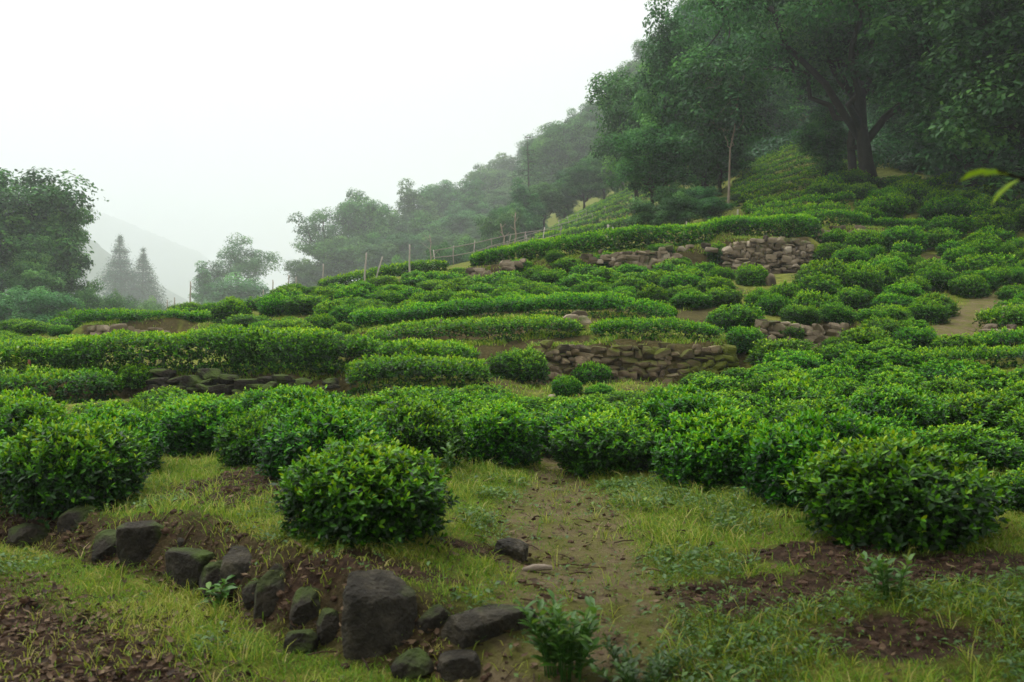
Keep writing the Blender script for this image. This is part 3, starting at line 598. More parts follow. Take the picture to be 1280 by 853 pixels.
# ------------------------------------------------------------------ stone: walls, rocks
def cube_template(n=4):
    g = np.linspace(-1, 1, n); V = []; Q = []
    idx = {}
    def vid(p):
        k = tuple(np.round(p, 4)); 
        if k not in idx: idx[k] = len(V); V.append(p)
        return idx[k]
    for ax in range(3):
        for sgn in (-1, 1):
            for i in range(n-1):
                for j in range(n-1):
                    q = []
                    for a, b in ((i, j), (i+1, j), (i+1, j+1), (i, j+1)):
                        p = [0, 0, 0]; p[ax] = sgn; p[(ax+1) % 3] = g[a]; p[(ax+2) % 3] = g[b]; q.append(vid(tuple(p)))
                    Q += q if sgn > 0 else q[::-1]
    V = np.array(V, float); n_ = np.linalg.norm(V, axis=1, keepdims=True); m = np.abs(V).max(1, keepdims=True)
    return V*(m/n_)**.35, np.array(Q)
CV, CQ = cube_template(5)
def dry_wall(name, pts, size, mat, label, seed, rough=.6, back=.25, gate=0):
    """pts: photo x, distance, photo y of top, photo y of foot. Stones are laid course by course against the bank."""
    rs = np.random.RandomState(seed); s = Soup()
    P = np.array([(*at(px, Y), zp(Y, ty), zp(Y, by)) for px, Y, ty, by in pts]); Q = smooth_line(P, .05); L = len(Q)*.05
    o0 = np.array([Q[len(Q)//2, 0], Q[len(Q)//2, 1], Q[len(Q)//2, 3]]); T = unit(np.gradient(Q[:, :2], axis=0))
    hmax = (Q[:, 2]-Q[:, 3]).max(); z = -.08
    while z < hmax:
        ch = size*rs.uniform(.55, .95); d = rs.rand()*size*-1
        while d < L:
            w = size*rs.uniform(.7, 2.0)*(1 if rs.rand() > .2 else .55); i = int(np.clip((d+w/2)/.05, 0, len(Q)-1)); H = Q[i, 2]-Q[i, 3]
            h = ch*rs.uniform(.75, 1.25)
            if (gate == 0 or vnoise(np.array([d*1.1]), np.array([z*2.0]), seed)[0] > gate) and z+h*.6 < H+rs.uniform(-.6, .3)*size*rough:
                t = z/max(H, .1); c = np.array([Q[i, 0], Q[i, 1]+t*back*.5+rs.normal()*.025, Q[i, 3]+z+h/2+rs.normal()*.02])
                q = CV.copy()
                for n in unit(rs.normal(size=(6, 3))): q = q-np.maximum(0, q@n-rs.uniform(.62, .98))[:, None]*n
                v = q*(1+.07*lump3(CV, int(rs.randint(1e6)), 2.6)[:, None])*np.array([w*.60, size*rs.uniform(.6, .9), h*.62])
                a = rs.normal()*.10; ca, sa = math.cos(a), math.sin(a); b = math.atan2(T[i, 1], T[i, 0])+rs.normal()*.12; cb, sb = math.cos(b), math.sin(b)
                v = np.stack([v[:, 0]*ca-v[:, 2]*sa, v[:, 1], v[:, 0]*sa+v[:, 2]*ca], -1); v = np.stack([v[:, 0]*cb-v[:, 1]*sb, v[:, 0]*sb+v[:, 1]*cb, v[:, 2]], -1)
                s.add(v+c-o0, CQ, [4]*(len(CQ)//4), np.clip(rs.normal(.5, .22), 0, 1))
            d += w*rs.uniform(.92, 1.02)
        z += ch*.92
    return tag(ob(name, s.mesh(name, mat, False), None, o0), label, 'stone wall')
dry_wall('stone_wall', [(668, 16.1, 432, 474), (740, 16.15, 431, 480), (800, 16.2, 432, 484), (860, 16.3, 433, 484), (922, 16.4, 436, 478)], .125, MOSSY, 'long dry stone wall with yellow moss below the middle hedge', 51)
dry_wall('stone_wall', [(906, 28.4, 312, 342), (925, 28.3, 298, 346), (960, 28.2, 296, 350), (985, 28.2, 297, 356), (1016, 28.5, 303, 348)], .155, STONE, 'tall pale dry stone wall high on the crest', 52)
dry_wall('stone_wall', [(946, 18.4, 400, 428), (970, 18.4, 402, 432), (1010, 18.5, 404, 432), (1065, 18.7, 408, 428)], .14, STONE, 'low broken stone wall behind bushes on the right slope', 53)
dry_wall('stone_wall', [(112, 23.3, 410, 428), (125, 23.2, 406, 434), (160, 23.3, 408, 432), (200, 23.6, 412, 426), (222, 23.8, 415, 424)], .16, STONE, 'small stone wall under the hedge at the left', 54)
dry_wall('stone_wall', [(190, 14.5, 470, 488), (250, 14.4, 464, 492), (320, 14.45, 465, 492), (350, 14.5, 470, 488), (420, 14.6, 472, 482)], .17, DARKROCK, 'crumbling mossy rubble bank under the longest hedge', 55, 1.3)
dry_wall('stone_wall', [(585, 28.3, 336, 346), (640, 28.3, 327, 344), (720, 28.4, 318, 340), (800, 28.5, 311, 334), (905, 28.6, 306, 330)], .17, STONE, 'weathered overgrown stone bank under the tall crest hedge', 56, 2.0, gate=.5)
dry_wall('stone_wall', [(1012, 30.4, 288, 300), (1050, 30.5, 281, 300), (1080, 30.5, 284, 304)], .19, STONE, 'small tumbled stone wall right of the tall pale wall', 57, 1.4)
dry_wall('stone_wall', [(1228, 17.5, 410, 420), (1260, 17.5, 409, 420), (1330, 17.5, 408, 420)], .12, STONE, 'low stone edging under the upper short hedge at the right', 58, .8)
dry_wall('stone_wall', [(1250, 19.5, 381, 390), (1280, 19.5, 379, 390), (1340, 19.5, 378, 390)], .12, STONE, 'low stone edging above the upper short hedge at the right', 59, .8)
dry_wall('stone_wall', [(468, 18.8, 407, 413), (530, 18.8, 404, 411), (560, 18.8, 402, 408)], .15, STONE, 'short line of stones between two hedges left of centre', 60, .8)
dry_wall('stone_wall', [(705, 18.9, 395, 402), (735, 18.9, 394, 403)], .17, STONE, 'few pale stones between the curved hedge and the wall hedges', 61, .8)

import bmesh
def ico(sub):
    bm = bmesh.new(); bmesh.ops.create_icosphere(bm, subdivisions=sub, radius=1); bm.verts.ensure_lookup_table()
    V = np.array([v.co[:] for v in bm.verts]); Fc = np.array([[v.index for v in f.verts] for f in bm.faces]); bm.free(); return V, Fc
IV5, IF5 = ico(5); IV3, IF3 = ico(3); IV1, IF1 = ico(1)
def rock_mesh(seed, dims, mat, cuts=14, hi=True, top=None, boxy=.72):
    rs = np.random.RandomState(seed); V = (IV5 if hi else IV3).copy(); Fc = IF5 if hi else IF3; V = V*(1-boxy)+boxy*V/np.abs(V).max(1, keepdims=True)*.86
    pl = rs.normal(size=(cuts, 3)); pl = unit(pl)
    if top is not None: pl[0] = unit(np.array(top, float))
    for k, n in enumerate(pl):
        d = .68+.30*rs.rand() if k else .60
        V = V-np.maximum(0, V@n-d)[:, None]*n
    V = V*(1+.02*lump3(V, seed+1, 5)[:, None]+.022*lump3(V, seed+2, 13)[:, None]+.014*lump3(V, seed+3, 34)[:, None]+.008*lump3(V, seed+7, 80)[:, None])
    for n in unit(rs.normal(size=(26, 3))):                              # chipped corners
        m = (V@n).max(); V = V-np.maximum(0, V@n-m*rs.uniform(.90, .99))[:, None]*n
    V = V-(V.max(0)+V.min(0))/2; V = V/(V.max(0)-V.min(0)); V[:, 2] += .5
    V = V*np.array(dims); tint = .5+.25*lump3(V/max(dims), seed+4, 6)
    return mesh_np('rock', V, Fc.ravel(), [3]*len(Fc), True, {'tint': np.clip(tint, 0, 1)}, mat)
RK = [  # photo x, y of foot, width, height, depth ratio, material, label, seed, top plane
 (470, 832, 104, 108, .9, ROCK, 'big angular flat-topped stone at the foot of the bank', 1, (.2, -.15, 1)),
 (338, 778, 66, 66, .9, DARKROCK, 'dark angular stone in the bank beside the leafy sprig', 2, None),
 (299, 738, 58, 46, .9, ROCK, 'grey lumpy stone in the bank with a pale spot', 3, None),
 (166, 716, 66, 58, .8, DARKROCK, 'dark square stone at the left part of the bank', 4, (0, 0, 1)),
 (232, 742, 84, 50, .6, DARKROCK, 'wide dark stone slab set upright in the bank', 5, (0, 0, 1)),
 (383, 792, 60, 50, .9, DARKROCK, 'low moss-covered stone left of the big angular stone', 6, None),
 (612, 812, 140, 40, .45, ROCK, 'long flat step stone across the foot of the path', 7, (0, 0, 1)),
 (513, 856, 62, 34, .8, DARKROCK, 'rounded stone in the lowest step, nearest the big stone', 8, None),
 (572, 858, 62, 30, .8, ROCK, 'flat stone at the right end of the lowest step', 9, (0, 0, 1)),
 (128, 708, 56, 40, .9, DARKROCK, 'dark stone wedged between the square stone and the far left of the bank', 20, None),
 (268, 752, 60, 44, .9, DARKROCK, 'blackish stone between the upright slab and the pale spotted stone', 21, None),
 (318, 768, 40, 36, .9, DARKROCK, 'narrow dark stone left of the angular bank stone', 22, None),
 (412, 815, 50, 46, .9, DARKROCK, 'dark stone pressed against the left side of the big angular stone', 23, None),
 (540, 800, 60, 34, .9, DARKROCK, 'grass fringed stone between the big angular stone and the step', 24, None),
 (640, 702, 44, 22, .8, ROCK, 'small grey stone on the left edge of the path', 10, None),
 (85, 672, 52, 34, .9, DARKROCK, 'small dark stone under the far left foreground bush', 11, None),
 (25, 690, 60, 30, .9, DARKROCK, 'flat mossy stone at the left end of the bank', 12, None),
 (372, 822, 46, 26, .9, DARKROCK, 'low broken stone at the foot of the bank', 13, None),
 (228, 690, 24, 14, .9, ROCK, 'small pale stone on the grass above the bank', 14, None),
 (964, 360, 16, 18, .5, STONE, 'tan leaning boulder at the foot of the tall pale wall', 15, None),
 (775, 478, 16, 7, .9, STONE, 'pale flat stone in the grass by the mossy wall', 16, None),
 (232, 487, 16, 10, .9, STONE, 'tan stone fallen from the rubble bank', 17, None),
 (968, 487, 10, 9, .9, STONE, 'small pale stone at the field edge under the right slope', 18, None),
 (690, 503, 12, 8, .9, STONE, 'little pale stone in the grassy clearing', 19, None)]
for px, by, w, h, dr, m, lab, sd_, top in RK:
    x, y = hit(px, by-2, 2.5); ww, hh = w/F*y*.92, h/F*y*.92; sink = (.42 if sd_ > 19 else .34)*hh
    o = ob('rock', rock_mesh(500+sd_, (ww, ww*dr, hh+sink), m, hi=w > 30, top=top), None, (x, y+ww*dr*.5+(.02 if sd_ < 15 or sd_ > 19 else 0), t1(x, y)-sink), (sd_*1.7) % 1.2-.6)
    tag(o, lab, 'stone', 'loose stones along the bank and steps' if sd_ < 15 or sd_ > 19 else None)

# ------------------------------------------------------------------ trees
def make_tree(seed, H, Wd, tr, n_cl, cr, leaf, n_leaf, cb=.28, lean=(0, 0), limbs=7, mat=None, flat=.62, forks=1, bark=None, fork_at=.0):
    rs = np.random.RandomState(seed); top = np.array([lean[0], lean[1], H])
    C = []; tries = 0; cz = (cb+1)/2*H; rz = (1-cb)/2*H-cr*.45; rx = Wd/2-cr*.6
    while len(C) < n_cl and tries < 20000:
        tries += 1; d = unit(rs.normal(size=3)); r = rs.rand()**.42
        env = .80+.34*math.sin(3.6*d[0]+seed)*math.sin(3.3*d[1]+2*seed)+.20*math.sin(6*d[2]+seed*3)+(.22*rs.rand() if rs.rand() < .3 else 0)
        p = d*r*env*np.array([rx, rx, rz])+np.array([lean[0]*.6, lean[1]*.6, cz])
        if d[2] < 0: p[:2] *= .92
        if all(np.sum(((p-c)/np.array([1, 1, .75]))**2) > (cr*.92)**2 for c in C[-400:]): C.append(p)
    C = np.array(C)
    t = np.linspace(0, 1, 9)[:, None]; wig = np.cumsum(rs.normal(size=(9, 3))*np.array([.018, .018, 0])*H, 0)*t
    trunk = np.array([0, 0, -.4])*(1-t)+(np.array([lean[0]*.7, lean[1]*.7, H*.80]))*t+wig
    w = Soup(); rad = tr*(1-.80*t[:, 0])+tr*.45*np.exp(-t[:, 0]*14); tube(w, trunk, rad, 9, .5)
    K = C[rs.choice(len(C), min(limbs, len(C)), False)].copy()
    for _ in range(6):
        lab = np.argmin(((C[:, None]-K[None])**2).sum(-1), 1)
        for k in range(len(K)):
            if (lab == k).any(): K[k] = C[lab == k].mean(0)
    tz = trunk[:, 2]
    for k in range(len(K)):
        hd = np.hypot(K[k, 0], K[k, 1]); z0 = np.clip(K[k, 2]-.75*hd-.1*H, max(cb*.55, fork_at)*H, .72*H)
        p0 = np.array([np.interp(z0, tz, trunk[:, 0]), np.interp(z0, tz, trunk[:, 1]), z0]); r0 = np.interp(z0, tz, rad)*.62
        mid = p0*.45+K[k]*.55+np.array([0, 0, .12*hd])+rs.normal(size=3)*.05*H
        lb = bez(p0, mid, K[k], 9); lb[1:-1] += rs.normal(size=(7, 3))*.016*H; tube(w, lb, np.linspace(r0, r0*.34, 9), 7, .5)
        for c in C[lab == k]:
            j = int(np.clip(np.argmin(((lb-c)**2).sum(1)), 2, 7)); q = lb[j]
            m2 = (q+c)/2+np.array([0, 0, .08*np.linalg.norm(c-q)])+rs.normal(size=3)*.2
            tw = bez(q, m2, c+np.array([0, 0, cr*.25]), 5); tube(w, tw, np.linspace(r0*.26, r0*.05+.008, 5), 4, .5)
    s = Soup(); n = len(C)*n_leaf; ci = np.repeat(np.arange(len(C)), n_leaf)
    d = unit(rs.normal(size=(n, 3))+np.array([0, 0, .25])); cs = cr*(.7+.55*rs.rand(len(C)))
    rr = (.45+.55*rs.rand(n)**.6)*(1+.28*lump3(d*1.0+C[ci]*.5, seed, 4.5))
    P = C[ci]+d*(cs[ci]*rr)[:, None]*np.array([1, 1, flat])
    P[:, 2] -= .22*cs[ci]*(np.hypot(d[:, 0], d[:, 1])*rr)**2
    N = unit(d*.9+np.array([0, 0, .65])+rs.normal(size=(n, 3))*.35); A = unit(np.cross(N, rs.normal(size=(n, 3)))+d*.35-np.array([0, 0, .25]))
    L = leaf*(.65+.7*rs.rand(n)); tint = np.clip(.38+.20*rs.normal(size=len(C))[ci]+.15*rs.normal(size=n)+.20*d[:, 2]*rr, 0, 1)  # leaf tint lightens towards each clump's top, painting in light from the sky
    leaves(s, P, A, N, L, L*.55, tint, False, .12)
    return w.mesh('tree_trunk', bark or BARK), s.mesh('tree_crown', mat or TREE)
def proto(name, trunk, crown):
    e = ob(name, None); a = ob('trunk', trunk, e); b = ob('crown', crown, e); KIDS[e.name] = [a, b]; return e
def drop(src):
    for ch in KIDS[src.name]: bpy.data.objects.remove(ch)
    bpy.data.objects.remove(src)
BL = [proto('broadleaf_tree', *make_tree(10+k, 10, [7, 6, 7.6, 5.4, 6.6][k], .20, [95, 85, 105, 80, 95][k], .92, .21, 250, [.22, .18, .3, .12, .2][k], limbs=[7, 6, 8, 6, 7][k])) for k in range(5)]
OPEN = [proto('broadleaf_tree', *make_tree(30+k, 10, [9, 8][k], .24, 46, .95, .18, 260, .32, limbs=6, lean=[(.6, 0), (-.5, .3)][k])) for k in range(2)]
SHR = [proto('shrub', *make_tree(40+k, 10, 11, .12, 60, 1.5, .36, 210, .02, limbs=6, flat=.7)) for k in range(2)]

def conifer(seed, H, Wd, tiers, per, droop, leaf, gap=.0, n=46, taper=1.0):
    rs = np.random.RandomState(seed); w = Soup(); s = Soup(); z = np.linspace(0, H, 8)
    tube(w, np.stack([.01*H*np.sin(z*.4), 0*z, z-.3], -1), np.linspace(.028*H*.6, .02, 8), 7, .5)
    for k in range(tiers):
        t = (k+.5)/tiers; zz = H*(.08+.91*t+.02*rs.normal()); R = Wd/2*(1-t**1.25)**taper*(.75+.4*rs.rand())+.06
        if rs.rand() < gap: continue
        for q in range(per):
            a = q*6.283/per+rs.rand()*1.2+k; r = R*(.65+.5*rs.rand()); dr = np.array([math.cos(a), math.sin(a), 0])
            p0 = np.array([0, 0, zz]); p2 = p0+dr*r+np.array([0, 0, -droop*r+.12*r]); br = bez(p0, p0+dr*r*.55+np.array([0, 0, .10*r]), p2, 5)
            tube(w, br, np.linspace(.03, .008, 5), 4, .4)
            n_ = n; n = max(14, int(n_*(1-.85*t))); tt = rs.rand(n)**.7; B = np.stack([np.interp(tt, np.linspace(0, 1, 5), br[:, i]) for i in range(3)], -1)
            P = B+rs.normal(size=(n, 3))*np.array([.18, .18, .48])*(.25+.40*r); N = unit(rs.normal(size=(n, 3))*.5+np.array([0, 0, 1.])); A = unit(dr+rs.normal(size=(n, 3))*.7-np.array([0, 0, .3]))
            L = leaf*(.45+.55*(1-t))*(.6+.8*rs.rand(n)); leaves(s, P, A, N, L, L*.42, np.clip(.45+.2*rs.normal(size=n)+.15*rs.normal(), 0, 1), False, .15); n = n_
    return w.mesh('conifer_trunk', BARK), s.mesh('conifer_crown', CONIF)
CONE = [proto('conifer_tree', *conifer(60+k, 10, 4.6, 40, 9, .05, .24, 0, 85, 1.0)) for k in range(2)]
PINE = proto('pine_tree', *conifer(64, 10, 3.4, 17, 5, .28, .30, .22, 46, .45))

def plant_tree(protos, k, px, ty, wpx, Y, label, group=None, cat='tree', base_w=7.0, sink=.1, rz=None, dark=False):
    p = protos[k % len(protos)]; x, y = at(px, Y); z = t1(x, y)-sink
    h = (zp(Y, ty)-z)/10.0; w = wpx/F*Y/base_w
    c = copy_thing(p, (x, y, z), rz if rz is not None else (k*2.39996) % 6.283, (w, w, h), label, cat, group)
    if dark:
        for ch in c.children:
            if ch.name.startswith('crown'): ch.material_slots[0].link = 'OBJECT'; ch.material_slots[0].material = SHADEDTREE
    return c
# left edge
plant_tree(BL, 0, 2, 186, 210, 78, 'tall leafy tree at the left picture edge')
plant_tree(BL, 2, 66, 232, 108, 80, 'leafy tree leaning right of the tall left edge tree')
plant_tree(BL, 1, -70, 250, 150, 72, 'leafy tree mostly cut off by the left picture edge')
plant_tree(BL, 3, 40, 300, 110, 74, 'shorter bushy tree filling in below the left edge trees')
for k, (px, ty, w, Y, lab) in enumerate([(10, 352, 120, 62, 'leafy shrub at the left edge behind the terraces'), (62, 362, 100, 60, 'low spreading shrub in front of the left edge trees'), (110, 352, 70, 76, 'pale shrub between the left trees and the two conifers'), (95, 338, 60, 80, 'taller shrub at the foot of the left edge trees'), (150, 356, 60, 110, 'bushy shrub in front of the two conifers'), (188, 372, 50, 110, 'small hazy shrub right of the two conifers'), (210, 380, 36, 115, 'lowest hazy shrub in the valley gap')]):
    plant_tree(SHR, k, px, ty, w, Y, lab, 'shrubs at the foot of the left trees', 'shrub', 11)
plant_tree(CONE, 0, 150, 293, 76, 320, 'taller of the two dark conifers in the valley', base_w=4.6); plant_tree(CONE, 1, 179, 310, 66, 325, 'shorter of the two dark conifers in the valley', base_w=4.6)
plant_tree(OPEN, 0, 300, 292, 112, 210, 'lone airy tree on the crest with dark branches showing', rz=0.4, base_w=9); plant_tree(BL, 1, 262, 336, 62, 205, 'small tree joined to the left side of the lone airy tree')
plant_tree(SHR, 1, 300, 345, 110, 180, 'shrubs mounded beneath the lone airy tree', None, 'shrub', 11); plant_tree(SHR, 0, 345, 362, 60, 170, 'low shrub between the lone airy tree and the forest edge', None, 'shrub', 11)
plant_tree(OPEN, 1, 405, 246, 105, 205, 'open crowned tree leaning left at the end of the forest', base_w=8, rz=3.3); plant_tree(BL, 4, 452, 236, 80, 210, 'full crowned tree right of the open leaning tree')
plant_tree(BL, 2, 425, 292, 90, 200, 'low tree under the open leaning tree'); plant_tree(BL, 0, 385, 318, 60, 195, 'small dark tree at the left foot of the forest')
GF = 'hazy trees of the forest on the far hillside'
for k, (px, ty, w, Y) in enumerate([(490, 256, 80, 222), (520, 238, 84, 232), (556, 222, 92, 246), (590, 228, 80, 227), (612, 204, 80, 276), (642, 188, 76, 304), (668, 186, 80, 316), (700, 163, 86, 329), (730, 150, 84, 343), (760, 142, 90, 356), (500, 285, 80, 191), (540, 272, 90, 199), (580, 262, 84, 214), (616, 248, 70, 232), (690, 215, 80, 250), (724, 205, 84, 258), (752, 190, 84, 268), (640, 232, 64, 256), (780, 160, 84, 289), (475, 300, 70, 186), (560, 290, 70, 182), (600, 282, 60, 199), (700, 238, 60, 232), (740, 228, 64, 222), (770, 215, 60, 218)]):
    plant_tree(BL, k, px, ty, w, Y, 'hazy broadleaf tree in the forest on the far hillside', GF)
plant_tree([PINE], 0, 660, 167, 50, 150, 'tall thin pine standing alone before the far hillside', base_w=3.4)
for k, (px, ty, w, Y) in enumerate([(655, 232, 60, 118), (680, 226, 62, 120), (706, 214, 64, 122), (730, 202, 66, 120), (755, 188, 70, 118), (780, 172, 74, 116), (640, 252, 44, 112), (620, 262, 50, 115)]):
    plant_tree(BL, k+1, px, ty, w, Y, 'hazy broadleaf tree just above the hazy far terraces', 'hazy trees above the far terraces')
for k in range(10):
    px = 472+k*21+(k*37 % 11); Y = 92+(k*53 % 40); x, y = at(px, Y); h = 3.2+(k*29 % 17)*.12
    plant_tree(SHR, k, px, HY-(t1(x, y)+h-EYE)*F/Y, 58, Y, 'hazy shrub along the foot of the far forest', 'hazy shrubs along the foot of the far forest', 'shrub', 11)
rs_ = random.Random(7)
for k in range(46):
    px = rs_.uniform(660, 1080); Y = rs_.uniform(180, 330); x, y = at(px, Y); h = rs_.uniform(14, 20)
    ty = HY-(t1(x, y)+h-EYE)*F/Y
    plant_tree(BL, k+3, px, ty, rs_.uniform(11, 15)*F/Y, Y, 'hazy broadleaf tree in the forest on the far hillside', GF)
# the dark forest at the right
GR = 'trees of the dark forest at the right'
LR = 'dark broadleaf tree in the shaded forest behind the giant tree'
for k, (px, ty, w, Y, lab) in enumerate([(795, 70, 120, 66, 'tall tree at the left edge of the dark forest'), (842, 22, 140, 52, 'tree with layered crown beside the forest edge tree'), (815, 150, 110, 50, 'lower tree under the forest edge tree'), (880, 90, 130, 56, LR), (930, 60, 140, 72, LR), (985, 30, 150, 92, LR), (1045, 40, 150, 96, LR),
   (900, 165, 100, 55, LR), (960, 120, 120, 88, LR), (1010, 110, 120, 98, LR), (1034, 128, 86, 46.5, 'small low branched tree just left of the giant tree trunk'), (1150, 20, 170, 56, LR), (1200, -40, 190, 50, LR), (1240, 60, 170, 44, 'dark tree overhanging the shaded slope at the right'), (1312, -70, 300, 31, 'dark layered tree at the right picture edge'), (1180, 110, 120, 52, LR), (1330, 80, 180, 40, LR), (1130, 90, 110, 58, LR), (1215, -80, 300, 39, 'dark wide crowned tree reaching out over the shaded slope'), (1210, 150, 90, 46, LR), (1265, 150, 100, 41, LR), (868, 0, 130, 84, LR), (925, -20, 140, 104, LR), (1000, -60, 170, 112, LR), (1085, -60, 170, 108, LR)]):
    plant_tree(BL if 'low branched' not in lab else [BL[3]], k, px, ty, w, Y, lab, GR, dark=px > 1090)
for k in range(26):
    px = rs_.uniform(830, 1500); Y = rs_.uniform(68, 110); x, y = at(px, Y); h = rs_.uniform(10, 14)
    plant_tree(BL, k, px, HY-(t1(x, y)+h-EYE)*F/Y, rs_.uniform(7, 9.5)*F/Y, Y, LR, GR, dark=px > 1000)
for k, (px, ty, w, Y, lab) in enumerate([(926, 240, 34, 45, 'small dark shrub right of the slender pale trunk'), (846, 244, 70, 40, 'dark shrub behind the tall crest hedge, left of the pale post'), (888, 243, 60, 40, 'dark shrub behind the tall crest hedge, close to the pale post'), (812, 248, 62, 42, 'dense dark shrub at the edge of the hazy far terraces'), (850, 225, 70, 48, 'dark shrub left of the slender pale trunk'), (880, 232, 60, 46, 'dark shrub just beside the slender pale trunk'), (940, 205, 60, 58, 'dark shrub at the top of the steep right terraces'), (1010, 170, 60, 70, 'dark shrub above the steep right terraces'), (1150, 196, 60, 50, 'dark shrub right of the giant tree'), (1190, 205, 80, 46, 'dark spreading shrub on the upper right forest edge'), (1250, 205, 90, 44, 'dark shrub under the right hand forest trees'), (1060, 170, 50, 54, 'dark shrub left of the giant tree trunk')]):
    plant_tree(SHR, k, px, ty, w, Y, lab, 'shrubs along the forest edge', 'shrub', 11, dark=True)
def one_tree(name, px, Y, label, **kw):
    tr_, cr_ = make_tree(**kw); x, y = at(px, Y); e = ob(name, None, None, (x, y, t1(x, y)-.1)); ob('trunk', tr_, e); ob('crown', cr_, e); return tag(e, label, 'tree')
one_tree('camphor_tree', 1090, 44, 'giant spreading tree with thick dark trunk and long bare limbs', seed=71, H=15.2, Wd=19, tr=.33, n_cl=104, cr=1.15, leaf=.20, n_leaf=340, cb=.22, limbs=12, lean=(-2.6, -.4), flat=.42)
one_tree('camphor_tree', 1068, 45, 'second dark trunk growing close beside the giant tree', seed=72, H=11, Wd=8, tr=.20, n_cl=50, cr=1.0, leaf=.19, n_leaf=260, cb=.30, limbs=6, lean=(-1.0, 0), flat=.55, mat=SHADEDTREE)
one_tree('broadleaf_tree', 1345, 33, 'tall dark tree whose crown fills the upper right corner', seed=75, H=17, Wd=19, tr=.34, n_cl=110, cr=1.2, leaf=.20, n_leaf=300, cb=.5, limbs=9, lean=(-4.5, 1.0), flat=.5, mat=SHADEDTREE)  # added tree, its high crown placed to shade the slope
one_tree('slender_tree', 911, 43, 'slender tree with a pale whitish trunk before the dark forest', seed=73, H=7.2, Wd=4.2, tr=.06, n_cl=36, cr=.75, leaf=.18, n_leaf=230, cb=.36, limbs=5, lean=(-.3, 0), bark=PALEBARK, mat=SHADEDTREE)
for p in BL+OPEN+SHR+CONE+[PINE]: drop(p)

def undergrowth():
    rs = np.random.RandomState(90); s = Soup(); n = 2600; Y = rs.uniform(50, 95, n); u = rs.uniform(900, 1560, n); k = (Y > 62) | (u > 1082); Y, u = Y[k], u[k]; x = (u-CX)/F*Y; n = len(x); m = 60
    z = terr(x, Y); hgt = .5+1.3*fbm(x*.3, Y*.3, 91); d = unit(rs.normal(size=(n*m, 3))); c = np.repeat(np.stack([x, Y, z+hgt*.4], -1), m, 0)
    P = c+d*np.repeat(hgt, m)[:, None]*np.array([.9, .9, .6])*(rs.rand(n*m, 1)**.5); N = unit(d+np.array([0, 0, .8])); A = unit(np.cross(N, rs.normal(size=(n*m, 3)))); L = .16+.16*rs.rand(n*m)
    leaves(s, P, A, N, L, L*.5, np.clip(.3+.15*rs.normal(size=n*m)+np.repeat(.15*rs.normal(size=n), m), 0, 1), False); tag(ob('undergrowth', s.mesh('undergrowth', SHADEDTREE)), kind='stuff')
undergrowth()
# dead trunks
def dead_trunk(px, Y, ty, lean, r, label, seed):
    rs = np.random.RandomState(seed); x, y = at(px, Y); z = t1(x, y); H = zp(Y, ty)-z; s = Soup(); t = np.linspace(0, 1, 8)[:, None]
    P = np.array([0, 0, -.3])*(1-t)+np.array([lean*H, 0, H])*t; P[2:-1] += rs.normal(size=(5, 3))*.02*H; tube(s, P, np.linspace(r, r*.55, 8), 7, .6)
    for k in range(3):
        q = P[4+k]; e = q+np.array([rs.choice([-1, 1])*(.10+.1*rs.rand())*H, 0, (.08+.12*rs.rand())*H]); tube(s, bez(q, (q+e)/2, e, 4), np.linspace(r*.4, r*.2, 4), 5, .6)
    tag(ob('dead_tree', s.mesh('dead_tree', PALEBARK), None, (x, y, z)), label, 'dead tree')
dead_trunk(634, 75, 280, -.24, .07, 'pale bare trunk leaning left by the bamboo fence', 1)
dead_trunk(643, 76, 266, .03, .07, 'pale bare upright trunk beside the leaning one', 2)
dead_trunk(542, 95, 294, -.08, .07, 'pale dead trunk in front of the hazy forest', 3)

# ------------------------------------------------------------------ poles, stakes and bamboo rails
def pole(px, ty, by, Y, lean, r, label, group='thin poles on the terraces', name='bamboo_pole', mat=None):
    x, y = at(px, Y); z = t1(x, y); H = zp(Y, ty)-z; s = Soup(); n = 9; t = np.linspace(0, 1, n)[:, None]
    P = np.array([0, 0, -.15])*(1-t)+np.array([lean/F*Y, 0, H])*t+.006*np.sin(t*9)
    tube(s, P, r*(1-.25*t[:, 0])*(1+.10*(np.arange(n) % 2)), 7, .6)
    tag(ob(name, s.mesh(name, mat or BAMBOO), None, (x, y, z)), label, 'pole', group)
for a in [(404, 330, 357, 33.5, 0, .028, 'thin upright pole on the crest left of the leaning pole'), (360, 344, 369, 31, 1, .028, 'thin pole standing at the dark bush on the left crest'), (455, 316, 352, 31, 3, .032, 'pole tilted slightly right, next to the leaning pole'),
          (468, 321, 347, 32.5, 10, .03, 'strongly leaning pole on the middle crest'), (512, 306, 342, 32, 0, .034, 'tallest white pole on the middle crest'), (341, 350, 370, 36, 0, .026, 'short pole left of the dark bush on the left crest'), (329, 362, 376, 36, 0, .026, 'shortest pole near the lone airy tree'),
          (238, 352, 380, 31, 0, .028, 'pole rising behind the left crest bush at the valley gap'), (218, 372, 392, 34, 0, .024, 'right pole of the faint pair in the valley gap'), (209, 375, 392, 34, 0, .024, 'left pole of the faint pair in the valley gap'), (370, 346, 362, 40, 0, .026, 'faint pole behind the left crest'),
          (760, 281, 295, 36, 0, .045, 'stout pale post on the hazy far terraces'), (766, 284, 295, 36.5, 0, .03, 'thin post beside the stout pale post'), (922, 262, 277, 36, 0, .04, 'pale post at the foot of the steep right terraces'), (858, 277, 285, 36, 0, .03, 'short post left of the slender pale trunk'), (756, 258, 270, 88, 0, .05, 'post among the hazy far tea rows')]:
    pole(*a)
x, y = hit(36, 486); pole(36, 450, 486, y, 0, .025, 'reddish wooden stake in front of the longest hedge at the left', None, 'wooden_stake', REDWOOD)
